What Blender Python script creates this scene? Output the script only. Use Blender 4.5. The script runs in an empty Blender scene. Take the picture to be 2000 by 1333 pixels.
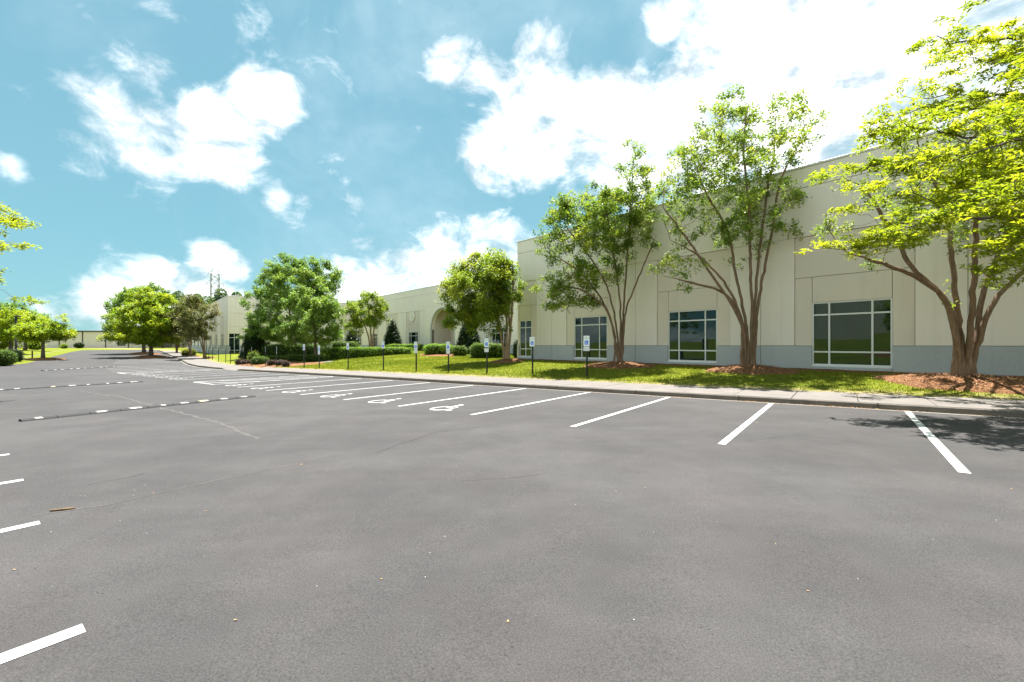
import bpy, bmesh, math, random
import numpy as np
from mathutils import Vector, Matrix

# ------------------------------------------------------------------ camera, world, sun, exposure
scene = bpy.context.scene
col = scene.collection
FPX, CX, HY = 845.0, 1000.0, 674.0          # focal length in photo pixels, centre column, horizon row
CAMH = 1.6
SUN_EL, SUN_AZ = 74.0, 4.0                  # degrees; azimuth measured from +Y towards +X
EXPOSURE = 2.66
SKY_STRENGTH = 0.13

cam_d = bpy.data.cameras.new('camera')
cam = bpy.data.objects.new('camera', cam_d)
col.objects.link(cam)
cam.location = (0, 0, CAMH)
cam.rotation_euler = (math.radians(90), 0, 0)
cam_d.sensor_width = 36.0
cam_d.lens = FPX / 2000.0 * 36.0
cam_d.shift_y = (HY - 666.5) / 2000.0
cam_d.clip_start = 0.05
cam_d.clip_end = 5000
scene.camera = cam

az = math.radians(SUN_AZ); el = math.radians(SUN_EL)
sun_dir = Vector((math.sin(az) * math.cos(el), math.cos(az) * math.cos(el), math.sin(el)))
sun_d = bpy.data.lights.new('sun', 'SUN')
sun_d.energy = 2.65
sun_d.angle = math.radians(0.53)
sun_d.color = (1.0, 0.965, 0.92)
sun = bpy.data.objects.new('sun', sun_d)
sun.rotation_euler = sun_dir.to_track_quat('Z', 'Y').to_euler()
sun.location = (0, 0, 60)
col.objects.link(sun)

scene.view_settings.view_transform = 'Standard'
scene.view_settings.look = 'None'
scene.view_settings.gamma = 1.0
scene.view_settings.exposure = EXPOSURE
scene.view_settings.use_curve_mapping = False
scene.render.engine = 'CYCLES'
scene.cycles.use_denoising = True
scene.cycles.max_bounces = 7
scene.cycles.diffuse_bounces = 3
scene.cycles.glossy_bounces = 3
scene.cycles.transmission_bounces = 3
scene.cycles.transparent_max_bounces = 6
scene.cycles.caustics_reflective = False
scene.cycles.caustics_refractive = False

def pixdir(x, y):
    v = Vector(((x - CX) / FPX, 1.0, (HY - y) / FPX))
    return v.normalized()

def build_world():
    w = bpy.data.worlds.new('World')
    scene.world = w
    w.use_nodes = True
    w.cycles.sampling_method = 'MANUAL'; w.cycles.sample_map_resolution = 256
    nt = w.node_tree; N = nt.nodes; L = nt.links
    N.clear()
    out = N.new('ShaderNodeOutputWorld'); bg = N.new('ShaderNodeBackground')
    bg.inputs['Strength'].default_value = SKY_STRENGTH
    L.new(bg.outputs[0], out.inputs[0])
    sky = N.new('ShaderNodeTexSky'); sky.sky_type = 'NISHITA'; sky.sun_disc = False
    sky.sun_elevation = el; sky.sun_rotation = az
    sky.air_density = 1.0; sky.dust_density = 0.6; sky.ozone_density = 1.0
    tint = N.new('ShaderNodeMix'); tint.data_type = 'RGBA'; tint.blend_type = 'MULTIPLY'
    tint.inputs[0].default_value = 1.0
    tint.inputs[7].default_value = (0.262, 0.496, 0.548, 1)
    gm = N.new('ShaderNodeGamma'); gm.inputs['Gamma'].default_value = 0.3
    L.new(sky.outputs[0], gm.inputs[0]); L.new(gm.outputs[0], tint.inputs[6])
    tc = N.new('ShaderNodeTexCoord')
    nrm = N.new('ShaderNodeVectorMath'); nrm.operation = 'NORMALIZE'
    L.new(tc.outputs['Generated'], nrm.inputs[0])
    d = nrm.outputs[0]
    def math_(op, a, b=None, c=None, clamp=False):
        n = N.new('ShaderNodeMath'); n.operation = op; n.use_clamp = clamp
        for i, v in enumerate((a, b, c)):
            if v is None: continue
            if isinstance(v, (int, float)): n.inputs[i].default_value = v
            else: L.new(v, n.inputs[i])
        return n.outputs[0]
    def noise(vec, scale, detail, rough, dist=0.0):
        n = N.new('ShaderNodeTexNoise'); n.inputs['Scale'].default_value = scale
        n.inputs['Detail'].default_value = detail; n.inputs['Roughness'].default_value = rough
        n.inputs['Distortion'].default_value = dist
        L.new(vec, n.inputs['Vector']); return n
    # domain warp so that the cloud edges curl
    wn = noise(d, 3.2, 3, 0.5)
    ws = N.new('ShaderNodeVectorMath'); ws.operation = 'SUBTRACT'; ws.inputs[1].default_value = (0.5, 0.5, 0.5)
    L.new(wn.outputs['Color'], ws.inputs[0])
    wm = N.new('ShaderNodeVectorMath'); wm.operation = 'SCALE'; wm.inputs['Scale'].default_value = 0.09
    L.new(ws.outputs[0], wm.inputs[0])
    wa = N.new('ShaderNodeVectorMath'); wa.operation = 'ADD'
    L.new(d, wa.inputs[0]); L.new(wm.outputs[0], wa.inputs[1])
    wnm = N.new('ShaderNodeVectorMath'); wnm.operation = 'NORMALIZE'; L.new(wa.outputs[0], wnm.inputs[0])
    dw = wnm.outputs[0]
    def blob(x, y, r_in, r_out, amp=1.0):
        v = pixdir(x, y)
        dt = N.new('ShaderNodeVectorMath'); dt.operation = 'DOT_PRODUCT'
        dt.inputs[1].default_value = v
        L.new(dw, dt.inputs[0])
        # use arccos for an even falloff in angle
        ac = math_('ARCCOSINE', math_('MINIMUM', dt.outputs['Value'], 1.0))
        mr = N.new('ShaderNodeMapRange'); mr.interpolation_type = 'SMOOTHSTEP'
        mr.inputs['From Min'].default_value = math.radians(r_in); mr.inputs['From Max'].default_value = math.radians(r_out)
        mr.inputs['To Min'].default_value = amp; mr.inputs['To Max'].default_value = 0.0
        L.new(ac, mr.inputs['Value'])
        return mr.outputs[0]
    def blobsum(lst):
        acc = None
        for b in lst:
            v = blob(*b)
            acc = v if acc is None else math_('MAXIMUM', acc, v)
        return acc
    # cloud banks where the photograph has them (as directions)
    banks = blobsum([
        (220, 200, 1, 5, .85), (285, 115, 0, 4, .8), (320, 250, 2, 6, .95), (430, 265, 3, 6.5, 1.05), (525, 195, 1.5, 5, 1.05), (140, 275, 0, 4, .8), (450, 310, 1, 4, .9),
        (140, 620, 0, 3, .9), (230, 585, 1, 4.5, 1), (320, 555, 1, 4.5, 1.1), (430, 520, 1, 4.5, 1.1), (400, 600, 2, 6, 1.1), (300, 630, 2, 6, 1.1), (545, 375, 0, 2.5, .75), (600, 390, 0, 2.2, .7),
        (690, 405, 0, 3.5, .75), (720, 470, .5, 4.5, .85), (860, 490, 1, 6, .9), (680, 560, 2, 6, 1.05), (800, 575, 4, 9, 1.15), (960, 490, 2, 8, 1),
        (880, 120, .5, 4.5, 1), (950, 160, 1, 5, 1), (1060, 130, 2, 5.5, 1.05), (1050, 250, 5, 8.5, 1.2), (960, 320, 2, 6, 1), (1190, 260, 5, 9, 1.2), (1360, 250, 6, 10, 1.2),
        (1420, 130, 4, 8, 1.2), (1560, 60, 7, 13, 1.3), (1310, 15, 1, 4, 1), (1560, 330, 4, 11, .85), (1780, 150, 10, 20, 1.2), (1150, 370, 2, 6, .95), (1300, 370, 3, 8, 1), (2100, 300, 10, 22, 1.2), (5, 318, 0, 2.5, .75), (330, 0, 0, 4, .5)])
    # free cloud field out of view, cover raised for fill light on the walls
    inview = blob(1000, 330, 54, 72)
    free = noise(d, 1.5, 2, 0.5)
    fr = N.new('ShaderNodeMapRange'); fr.inputs['From Min'].default_value = 0.35; fr.inputs['From Max'].default_value = 0.50
    L.new(free.outputs['Fac'], fr.inputs['Value'])
    sz = N.new('ShaderNodeSeparateXYZ'); L.new(d, sz.inputs[0])
    low = N.new('ShaderNodeMapRange'); low.inputs['From Min'].default_value = 0.0; low.inputs['From Max'].default_value = 0.55
    low.inputs['To Min'].default_value = 0.55; low.inputs['To Max'].default_value = 0.0
    L.new(sz.outputs[2], low.inputs['Value'])      # extra unseen cloud towards the horizon, added as fill for the walls
    freec = math_('MULTIPLY', math_('MINIMUM', math_('ADD', fr.outputs[0], low.outputs[0]), 1.2), math_('SUBTRACT', 1.0, inview))
    cover = math_('MAXIMUM', banks, freec)
    def detail_at(off):
        o = N.new('ShaderNodeVectorMath'); o.operation = 'ADD'; o.inputs[1].default_value = off
        L.new(dw, o.inputs[0])
        m = N.new('ShaderNodeVectorMath'); m.operation = 'MULTIPLY'; m.inputs[1].default_value = (1, 1, 1.5)
        L.new(o.outputs[0], m.inputs[0])
        return noise(m.outputs[0], 10.0, 10, 0.62, 0.3).outputs['Fac']
    n0 = detail_at((0, 0, 0)); n1 = detail_at((0.01, 0.02, 0.05))
    dens = math_('ADD', math_('MULTIPLY', cover, 0.95), math_('MULTIPLY', math_('SUBTRACT', n0, 0.5), 3.0))
    mk = N.new('ShaderNodeMapRange'); mk.interpolation_type = 'SMOOTHSTEP'
    mk.inputs['From Min'].default_value = 0.20; mk.inputs['From Max'].default_value = 1.45
    L.new(dens, mk.inputs['Value'])
    # a light wash of thin high cloud
    thin = noise(d, 2.6, 5, 0.6, 0.5)
    th = N.new('ShaderNodeMapRange'); th.inputs['From Min'].default_value = 0.45; th.inputs['From Max'].default_value = 0.85
    th.inputs['To Max'].default_value = 0.22
    L.new(thin.outputs['Fac'], th.inputs['Value'])
    mask = math_('MAXIMUM', mk.outputs[0], th.outputs[0], clamp=True)
    shade = math_('MULTIPLY_ADD', math_('SUBTRACT', n0, n1), 3.0, 0.55, clamp=True)
    big = noise(d, 3.0, 3, 0.5)
    bs = N.new('ShaderNodeMapRange'); bs.inputs['From Min'].default_value = 0.40; bs.inputs['From Max'].default_value = 0.66
    bs.inputs['To Min'].default_value = 1.0; bs.inputs['To Max'].default_value = 0.6
    L.new(big.outputs['Fac'], bs.inputs['Value'])
    shade = math_('MULTIPLY', shade, bs.outputs[0])
    cr = N.new('ShaderNodeMix'); cr.data_type = 'RGBA'
    c = 0.34 / SKY_STRENGTH
    cr.inputs[6].default_value = (c * .40, c * .44, c * .47, 1); cr.inputs[7].default_value = (c, c, c * 1.0, 1)
    L.new(shade, cr.inputs[0])
    mx = N.new('ShaderNodeMix'); mx.data_type = 'RGBA'
    L.new(mask, mx.inputs[0]); L.new(tint.outputs[2], mx.inputs[6]); L.new(cr.outputs[2], mx.inputs[7])
    L.new(mx.outputs[2], bg.inputs['Color'])
build_world()

# ------------------------------------------------------------------ helpers
def tag(o, label=None, cat=None, group=None, kind=None):
    if label: o['label'] = label
    if cat: o['category'] = cat
    if group: o['group'] = group
    if kind: o['kind'] = kind
    return o

def empty(name, loc=(0, 0, 0), rz=0.0):
    o = bpy.data.objects.new(name, None)
    o.empty_display_size = 0.3
    o.location = loc; o.rotation_euler = (0, 0, rz)
    col.objects.link(o)
    return o

def link_mesh(name, me, mat=None, parent=None, loc=None, rot=None):
    o = bpy.data.objects.new(name, me)
    if mat is not None and not me.materials: me.materials.append(mat)
    col.objects.link(o)
    if parent is not None: o.parent = parent
    if loc is not None: o.location = loc
    if rot is not None: o.rotation_euler = rot
    return o

def npmesh(name, V, F, attr=None, smooth=False, attrname='rnd'):
    """V (n,3), F (m,k) with one face size; attr: one float per face."""
    V = np.asarray(V, dtype=np.float32).reshape(-1, 3); F = np.asarray(F, dtype=np.int32)
    me = bpy.data.meshes.new(name)
    m, k = F.shape
    me.vertices.add(len(V)); me.vertices.foreach_set('co', V.ravel())
    me.loops.add(m * k); me.loops.foreach_set('vertex_index', F.ravel())
    me.polygons.add(m)
    me.polygons.foreach_set('loop_start', np.arange(0, m * k, k, dtype=np.int32))
    if smooth: me.polygons.foreach_set('use_smooth', np.ones(m, dtype=bool))
    me.update(calc_edges=True)
    if attr is not None:
        a = me.attributes.new(attrname, 'FLOAT', 'FACE')
        a.data.foreach_set('value', np.asarray(attr, dtype=np.float32))
    return me

def pymesh(name, V, F, smooth=False):
    me = bpy.data.meshes.new(name)
    me.from_pydata([tuple(v) for v in V], [], [tuple(f) for f in F])
    me.update()
    if smooth:
        me.polygons.foreach_set('use_smooth', np.ones(len(me.polygons), dtype=bool))
    return me

BOXF = [(0, 3, 2, 1), (4, 5, 6, 7), (0, 1, 5, 4), (1, 2, 6, 5), (2, 3, 7, 6), (3, 0, 4, 7)]
def box_vf(x0, x1, y0, y1, z0, z1):
    return [(x0, y0, z0), (x1, y0, z0), (x1, y1, z0), (x0, y1, z0), (x0, y0, z1), (x1, y0, z1), (x1, y1, z1), (x0, y1, z1)], BOXF

def boxes_mesh(name, lst, bevel=0.0):
    V = []; F = []
    for b in lst:
        v, f = box_vf(*b); n = len(V)
        V += v; F += [tuple(i + n for i in q) for q in f]
    me = pymesh(name, V, F)
    if bevel > 0:
        bm = bmesh.new(); bm.from_mesh(me)
        bmesh.ops.bevel(bm, geom=list(bm.edges), offset=bevel, segments=1, affect='EDGES', profile=0.5)
        bm.to_mesh(me); bm.free()
    return me

def tube_vf(P, R, k=8, cap=True):
    P = [Vector(p) for p in P]
    V = []; F = []
    up = Vector((0, 0, 1))
    prev = None
    n = len(P)
    for i in range(n):
        t = (P[min(i + 1, n - 1)] - P[max(i - 1, 0)])
        if t.length < 1e-6: t = Vector((0, 0, 1))
        t.normalize()
        if prev is None:
            a = t.cross(Vector((0, 1, 0)) if abs(t.y) < 0.9 else Vector((1, 0, 0))).normalized()
        else:
            a = (prev - t * prev.dot(t))
            a = a.normalized() if a.length > 1e-6 else t.orthogonal().normalized()
        prev = a
        b = t.cross(a)
        for j in range(k):
            th = 2 * math.pi * j / k
            V.append(P[i] + (a * math.cos(th) + b * math.sin(th)) * R[i])
    for i in range(n - 1):
        for j in range(k):
            j2 = (j + 1) % k
            F.append((i * k + j, i * k + j2, (i + 1) * k + j2, (i + 1) * k + j))
    if cap:
        F.append(tuple(range((n - 1) * k, n * k)))
        F.append(tuple(reversed(range(k))))
    return V, F

def bar_vf(p, q, r):
    """square bar from p to q"""
    V, F = tube_vf([p, q], [r, r], 4)
    return V, F

# ------------------------------------------------------------------ materials
class NT:
    def __init__(self, name):
        self.m = bpy.data.materials.new(name); self.m.use_nodes = True
        self.t = self.m.node_tree; self.N = self.t.nodes; self.L = self.t.links
        self.p = self.N['Principled BSDF']; self.out = self.N['Material Output']
    def set(self, **kw):
        for k, v in kw.items():
            self.p.inputs[k.replace('_', ' ')].default_value = v
        return self
    def coord(self, which='Object', scale=None, rot=None):
        tc = self.N.new('ShaderNodeTexCoord')
        v = tc.outputs[which]
        if scale or rot:
            mp = self.N.new('ShaderNodeMapping')
            if rot: mp.inputs['Rotation'].default_value = rot
            if scale: mp.inputs['Scale'].default_value = scale
            self.L.new(v, mp.inputs['Vector']); v = mp.outputs[0]
        return v
    def pos(self, scale=None, rot=None):
        g = self.N.new('ShaderNodeNewGeometry'); v = g.outputs['Position']
        if scale or rot:
            mp = self.N.new('ShaderNodeMapping')
            if rot: mp.inputs['Rotation'].default_value = rot
            if scale: mp.inputs['Scale'].default_value = scale
            self.L.new(v, mp.inputs['Vector']); v = mp.outputs[0]
        return v
    def noise(self, vec, scale, detail=4, rough=0.55, dist=0.0):
        n = self.N.new('ShaderNodeTexNoise')
        n.inputs['Scale'].default_value = scale; n.inputs['Detail'].default_value = detail
        n.inputs['Roughness'].default_value = rough; n.inputs['Distortion'].default_value = dist
        self.L.new(vec, n.inputs['Vector']); return n.outputs['Fac']
    def vor(self, vec, scale, feature='F1', out='Distance'):
        n = self.N.new('ShaderNodeTexVoronoi'); n.feature = feature
        n.inputs['Scale'].default_value = scale
        self.L.new(vec, n.inputs['Vector']); return n.outputs[out]
    def ramp(self, fac, stops):
        r = self.N.new('ShaderNodeValToRGB')
        e = r.color_ramp.elements
        while len(e) < len(stops): e.new(0.5)
        for i, (p, c) in enumerate(stops):
            e[i].position = p; e[i].color = (*c, 1) if len(c) == 3 else c
        self.L.new(fac, r.inputs[0]); return r.outputs[0]
    def rng(self, v, a, b, c=0.0, d=1.0, smooth=False):
        r = self.N.new('ShaderNodeMapRange')
        if smooth: r.interpolation_type = 'SMOOTHSTEP'
        for k, x in zip(('From Min', 'From Max', 'To Min', 'To Max'), (a, b, c, d)): r.inputs[k].default_value = x
        self.L.new(v, r.inputs['Value']); return r.outputs[0]
    def mix(self, fac, a, b, blend='MIX'):
        x = self.N.new('ShaderNodeMix'); x.data_type = 'RGBA'; x.blend_type = blend
        for i, v in ((0, fac), (6, a), (7, b)):
            if isinstance(v, (int, float)): x.inputs[i].default_value = v
            elif isinstance(v, tuple): x.inputs[i].default_value = (*v, 1) if len(v) == 3 else v
            else: self.L.new(v, x.inputs[i])
        return x.outputs[2]
    def math(self, op, a, b=None, c=None):
        n = self.N.new('ShaderNodeMath'); n.operation = op
        for i, v in enumerate((a, b, c)):
            if v is None: continue
            if isinstance(v, (int, float)): n.inputs[i].default_value = v
            else: self.L.new(v, n.inputs[i])
        return n.outputs[0]
    def attr(self, name):
        a = self.N.new('ShaderNodeAttribute'); a.attribute_name = name
        return a.outputs['Fac']
    def base(self, c): self.L.new(c, self.p.inputs['Base Color']); return self
    def rough(self, c): self.L.new(c, self.p.inputs['Roughness']); return self
    def bump(self, h, strength=0.3, dist=0.02):
        b = self.N.new('ShaderNodeBump'); b.inputs['Strength'].default_value = strength; b.inputs['Distance'].default_value = dist
        self.L.new(h, b.inputs['Height']); self.L.new(b.outputs[0], self.p.inputs['Normal']); return self

KANG = math.atan2(0.6092, -0.7930)      # direction of the kerb line in plan
MAT = {}
def make_materials():
    # asphalt
    n = NT('asphalt'); P = n.pos(); R = n.pos(rot=(0, 0, -KANG), scale=(0.22, 1.0, 1))
    big = n.noise(P, 0.22, 4, 0.55); mid = n.noise(P, 1.1, 6, 0.65); streak = n.noise(R, 0.55, 5, 0.6, 0.4)
    streak2 = n.noise(R, 3.0, 4, 0.6)
    fine = n.noise(P, 95, 3, 0.7); grit = n.vor(P, 140); spk = n.vor(P, 28, out='Color')
    lum = n.math('ADD', n.math('MULTIPLY', big, 0.40), n.math('ADD', n.math('MULTIPLY', mid, 0.42), n.math('ADD', n.math('MULTIPLY', streak, 0.34), n.math('MULTIPLY', streak2, 0.12))))
    c = n.ramp(n.rng(lum, 0.545, 0.735), [(0.0, (0.0225, 0.021, 0.0205)), (0.5, (0.033, 0.0307, 0.0299)), (1.0, (0.046, 0.0430, 0.0420))])
    c = n.mix(n.rng(fine, 0.32, 0.68), n.mix(0.42, c, (0.008, 0.008, 0.009)), n.mix(0.11, c, (0.27, 0.26, 0.25)))
    c = n.mix(n.rng(n.noise(P, 0.7, 5, 0.6), 0.42, 0.62), c, n.mix(1.0, c, (1.04, 0.99, 1.0), 'MULTIPLY'))
    sv = n.N.new('ShaderNodeSeparateColor'); n.L.new(spk, sv.inputs[0])
    dist = n.vor(P, 28)
    fleck = n.math('MULTIPLY', n.math('GREATER_THAN', sv.outputs[0], 0.990), n.math('LESS_THAN', dist, n.rng(sv.outputs[1], 0, 1, 0.05, 0.15)))
    c = n.mix(n.math('MULTIPLY', fleck, 0.75), c, (0.42, 0.41, 0.39))
    dk = n.math('MULTIPLY', n.math('LESS_THAN', sv.outputs[0], 0.04), n.math('LESS_THAN', dist, 0.22))
    c = n.mix(n.math('MULTIPLY', dk, 0.7), c, (0.012, 0.012, 0.012))
    n.base(c); n.set(Roughness=0.83, Specular_IOR_Level=0.35)
    n.bump(n.math('ADD', fine, n.math('MULTIPLY', grit, 0.6)), 0.55, 0.006)
    MAT['asphalt'] = n.m
    n = NT('sealed_crack'); P = n.pos(); f = n.noise(P, 9, 4, 0.7)
    n.base(n.ramp(f, [(0.3, (0.045, 0.042, 0.040)), (0.7, (0.085, 0.076, 0.068))])); n.set(Roughness=0.9); MAT['crack'] = n.m
    n = NT('dark_crack'); n.set(Base_Color=(0.02, 0.02, 0.02, 1), Roughness=0.9); MAT['dcrack'] = n.m
    # paint
    n = NT('road_paint'); P = n.pos()
    w = n.noise(P, 14, 6, 0.75); w2 = n.noise(P, 70, 3, 0.7)
    fac = n.math('MULTIPLY', n.rng(w, 0.55, 0.72), n.rng(w2, 0.4, 0.6))
    n.base(n.mix(n.math('MULTIPLY', fac, 0.55), n.mix(n.rng(n.noise(P, 2.3, 4), 0.3, 0.75), (0.46, 0.46, 0.445), (0.37, 0.365, 0.355)), (0.12, 0.115, 0.11)))
    n.set(Roughness=0.75); n.bump(w2, 0.4, 0.004); MAT['paint'] = n.m
    n = NT('worn_paint'); P = n.pos()
    w = n.noise(P, 7, 6, 0.75)
    n.base(n.mix(n.rng(w, 0.38, 0.62), (0.40, 0.40, 0.38), (0.10, 0.097, 0.094))); n.set(Roughness=0.8); MAT['wpaint'] = n.m
    # concrete
    n = NT('concrete'); P = n.pos(); a = n.noise(P, 1.3, 5, 0.6); b = n.noise(P, 45, 3, 0.7)
    c = n.ramp(a, [(0.3, (0.108, 0.0935, 0.082)), (0.7, (0.155, 0.136, 0.121))])
    st = n.noise(P, 3.7, 4, 0.7)
    c = n.mix(n.rng(st, 0.6, 0.75, 0, 0.35), c, (0.20, 0.185, 0.165))
    n.base(n.mix(0.22, c, n.ramp(b, [(0.3, (0.06, 0.055, 0.05)), (0.7, (0.24, 0.225, 0.205))]))); n.set(Roughness=0.9); n.bump(b, 0.25, 0.004); MAT['concrete'] = n.m
    n = NT('kerb_concrete'); P = n.pos(); a = n.noise(P, 2.3, 5, 0.65); b = n.noise(P, 38, 4, 0.7)
    n.base(n.mix(0.35, n.ramp(a, [(0.3, (0.085, 0.072, 0.058)), (0.7, (0.17, 0.148, 0.122))]), n.ramp(b, [(0.3, (0.05, 0.045, 0.04)), (0.7, (0.26, 0.23, 0.20))])))
    n.set(Roughness=0.92); n.bump(b, 0.5, 0.008); MAT['kerb'] = n.m
    n = NT('gutter_grit'); P = n.pos(); b = n.noise(P, 30, 4, 0.7); 
    n.base(n.ramp(b, [(0.3, (0.11, 0.10, 0.09)), (0.7, (0.24, 0.215, 0.18))])); n.set(Roughness=0.95); MAT['grit'] = n.m
    # lawn soil/grass
    n = NT('lawn'); P = n.pos(); a = n.noise(P, 0.45, 4, 0.6); b = n.noise(P, 3.2, 5, 0.65); f = n.noise(P, 38, 3, 0.7)
    c = n.ramp(n.math('ADD', n.math('MULTIPLY', a, 0.55), n.math('MULTIPLY', b, 0.45)), [(0.33, (0.09, 0.125, 0.012)), (0.52, (0.165, 0.185, 0.014)), (0.70, (0.235, 0.235, 0.024))])
    c = n.mix(n.rng(f, 0.35, 0.65, 0.4, 0.0), c, (0.03, 0.05, 0.008))
    edge = n.attr('edge')
    e = n.math('MULTIPLY', edge, n.rng(n.noise(P, 2.2, 5, 0.7), 0.36, 0.58))
    c = n.mix(e, c, (0.30, 0.235, 0.135))
    n.base(c); n.set(Roughness=0.95, Specular_IOR_Level=0.1); n.bump(n.math('ADD', f, b), 0.8, 0.05); MAT['lawn'] = n.m
    n = NT('grass_blade'); r = n.attr('rnd')
    c = n.ramp(r, [(0.0, (0.085, 0.130, 0.010)), (0.45, (0.175, 0.215, 0.013)), (0.85, (0.28, 0.275, 0.022)), (1.0, (0.31, 0.25, 0.12))])
    leafify(n, c, 0.45, 0.7); MAT['blade'] = n.m
    # mulch
    n = NT('mulch'); P = n.pos(); a = n.noise(P, 3.0, 4, 0.6); b = n.vor(P, 34, out='Color'); b2 = n.noise(P, 60, 4, 0.8)
    sc = n.N.new('ShaderNodeSeparateColor'); n.L.new(b, sc.inputs[0])
    c = n.ramp(sc.outputs[0], [(0.0, (0.07, 0.032, 0.016)), (0.5, (0.22, 0.105, 0.05)), (1.0, (0.40, 0.23, 0.12))])
    c = n.mix(n.rng(a, 0.3, 0.7, 0, 0.4), c, (0.28, 0.125, 0.056)); n.base(n.mix(n.rng(b2, .3, .6, .5, 0), c, (0.03, .016, .01)))
    n.set(Roughness=0.95, Specular_IOR_Level=0.1); n.bump(n.math('ADD', b2, n.vor(P, 34)), 0.9, 0.03); MAT['mulch'] = n.m
    n = NT('mulch_chip'); r = n.attr('rnd')
    n.base(n.ramp(r, [(0.0, (0.09, 0.042, 0.02)), (0.5, (0.27, 0.135, 0.064)), (1.0, (0.48, 0.29, 0.16))])); n.set(Roughness=0.9); MAT['chip'] = n.m
    # walls
    def stucco(name, lo, hi, bumpsc=60, bs=0.15, dirt=0.32):
        n = NT(name); P = n.pos(); a = n.noise(P, 0.5, 4, 0.55); b = n.noise(P, bumpsc, 4, 0.7)
        S = n.pos(scale=(3.0, 3.0, 0.16)); s = n.noise(S, 1.2, 5, 0.6)
        c = n.ramp(a, [(0.3, lo), (0.7, hi)])
        c = n.mix(n.rng(s, 0.52, 0.78, 0, dirt), c, tuple(x * 0.72 for x in lo))
        c = n.mix(n.rng(b, 0.35, 0.65, 0.10 if bs < .5 else 0.35, 0.0), c, tuple(x * 0.7 for x in lo))
        n.base(c); n.set(Roughness=0.9, Specular_IOR_Level=0.25); n.bump(b, bs, 0.01 if bs < .5 else 0.035); return n.m
    MAT['wall_light'] = stucco('cream_stucco', (0.815, 0.745, 0.68), (0.845, 0.78, 0.715))
    MAT['wall_dark'] = stucco('tan_stucco', (0.715, 0.635, 0.555), (0.75, 0.67, 0.59))
    MAT['plinth'] = stucco('blue_grey_split_face', (0.455, 0.485, 0.50), (0.53, 0.56, 0.58), 22, 0.9, 0.25)
    MAT['warehouse'] = stucco('warehouse_panel', (0.60, 0.55, 0.50), (0.66, 0.61, 0.56))
    n = NT('joint_sealant'); n.set(Base_Color=(0.13, 0.12, 0.105, 1), Roughness=0.9); MAT['joint'] = n.m
    n = NT('roof_membrane'); n.set(Base_Color=(0.4, 0.4, 0.4, 1), Roughness=0.9); MAT['roof'] = n.m
    n = NT('dark_metal_trim'); n.set(Base_Color=(0.045, 0.035, 0.032, 1), Roughness=0.6); MAT['darktrim'] = n.m
    n = NT('white_aluminium'); n.set(Base_Color=(0.72, 0.735, 0.74, 1), Roughness=0.4); MAT['alu'] = n.m
    n = NT('coping_metal'); n.set(Base_Color=(0.66, 0.66, 0.64, 1), Roughness=0.5); MAT['coping'] = n.m
    n = NT('tinted_glass'); P = n.pos(); n.set(Base_Color=(0.006, 0.016, 0.016, 1), Roughness=0.015, Specular_IOR_Level=0.5, IOR=1.5)
    n.p.inputs['Specular Tint'].default_value = (0.80, 1.0, 0.95, 1)
    n.bump(n.noise(P, 0.8, 2, 0.5), 0.02, 0.05); MAT['glass'] = n.m
    n = NT('dark_room'); n.set(Base_Color=(0.01, 0.01, 0.011, 1), Roughness=0.8); MAT['dark'] = n.m
    # signs
    n = NT('sign_white'); n.set(Base_Color=(0.84, 0.88, 0.87, 1), Roughness=0.4); MAT['signwhite'] = n.m
    n = NT('sign_blue'); n.set(Base_Color=(0.02, 0.14, 0.68, 1), Roughness=0.4); MAT['signblue'] = n.m
    n = NT('sign_green'); n.set(Base_Color=(0.22, 0.46, 0.36, 1), Roughness=0.5); MAT['signgreen'] = n.m
    n = NT('sign_grey'); n.set(Base_Color=(0.60, 0.64, 0.64, 1), Roughness=0.45); MAT['signgrey'] = n.m
    n = NT('post_metal'); P = n.pos(); n.base(n.ramp(n.noise(P, 20, 4), [(0.3, (0.010, 0.016, 0.014)), (0.7, (0.028, 0.036, 0.032))])); n.set(Roughness=0.55, Metallic=0.2); MAT['post'] = n.m
    n = NT('rubber'); P = n.pos(); n.base(n.ramp(n.noise(P, 12, 5, 0.7), [(0.3, (0.005, 0.005, 0.005)), (0.7, (0.014, 0.0135, 0.013))])); n.set(Roughness=0.8); MAT['rubber'] = n.m
    n = NT('yellow_paint'); P = n.pos(); n.base(n.mix(n.rng(n.noise(P, 9, 5, .7), .4, .6), (0.50, 0.42, 0.22), (0.2, 0.19, 0.15))); n.set(Roughness=0.8); MAT['ypaint'] = n.m
    n = NT('galvanised_steel'); n.set(Base_Color=(0.42, 0.44, 0.46, 1), Roughness=0.5, Metallic=0.4); MAT['steel'] = n.m
    n = NT('black_metal'); n.set(Base_Color=(0.012, 0.012, 0.013, 1), Roughness=0.5); MAT['black'] = n.m
    # barks
    def bark(name, a, b, sc=(9, 9, 1.4)):
        n = NT(name); P = n.pos(scale=sc); f = n.noise(P, 1.6, 6, 0.65, 0.6); g = n.noise(n.pos(), 30, 4, 0.7)
        n.base(n.mix(0.25, n.ramp(f, [(0.3, a), (0.7, b)]), n.ramp(g, [(0.3, tuple(x * .4 for x in a)), (0.7, b)])))
        n.set(Roughness=0.9, Specular_IOR_Level=0.15); n.bump(f, 0.6, 0.02); return n.m
    MAT['bark_myrtle'] = bark('myrtle_bark', (0.105, 0.066, 0.043), (0.30, 0.205, 0.14))
    MAT['bark_pale'] = bark('peeling_pale_bark', (0.20, 0.125, 0.075), (0.42, 0.30, 0.20))
    MAT['bark_grey'] = bark('grey_bark', (0.06, 0.048, 0.038), (0.17, 0.14, 0.115))
    MAT['twig'] = bark('dry_twig', (0.10, 0.06, 0.03), (0.30, 0.2, 0.11))
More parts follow.
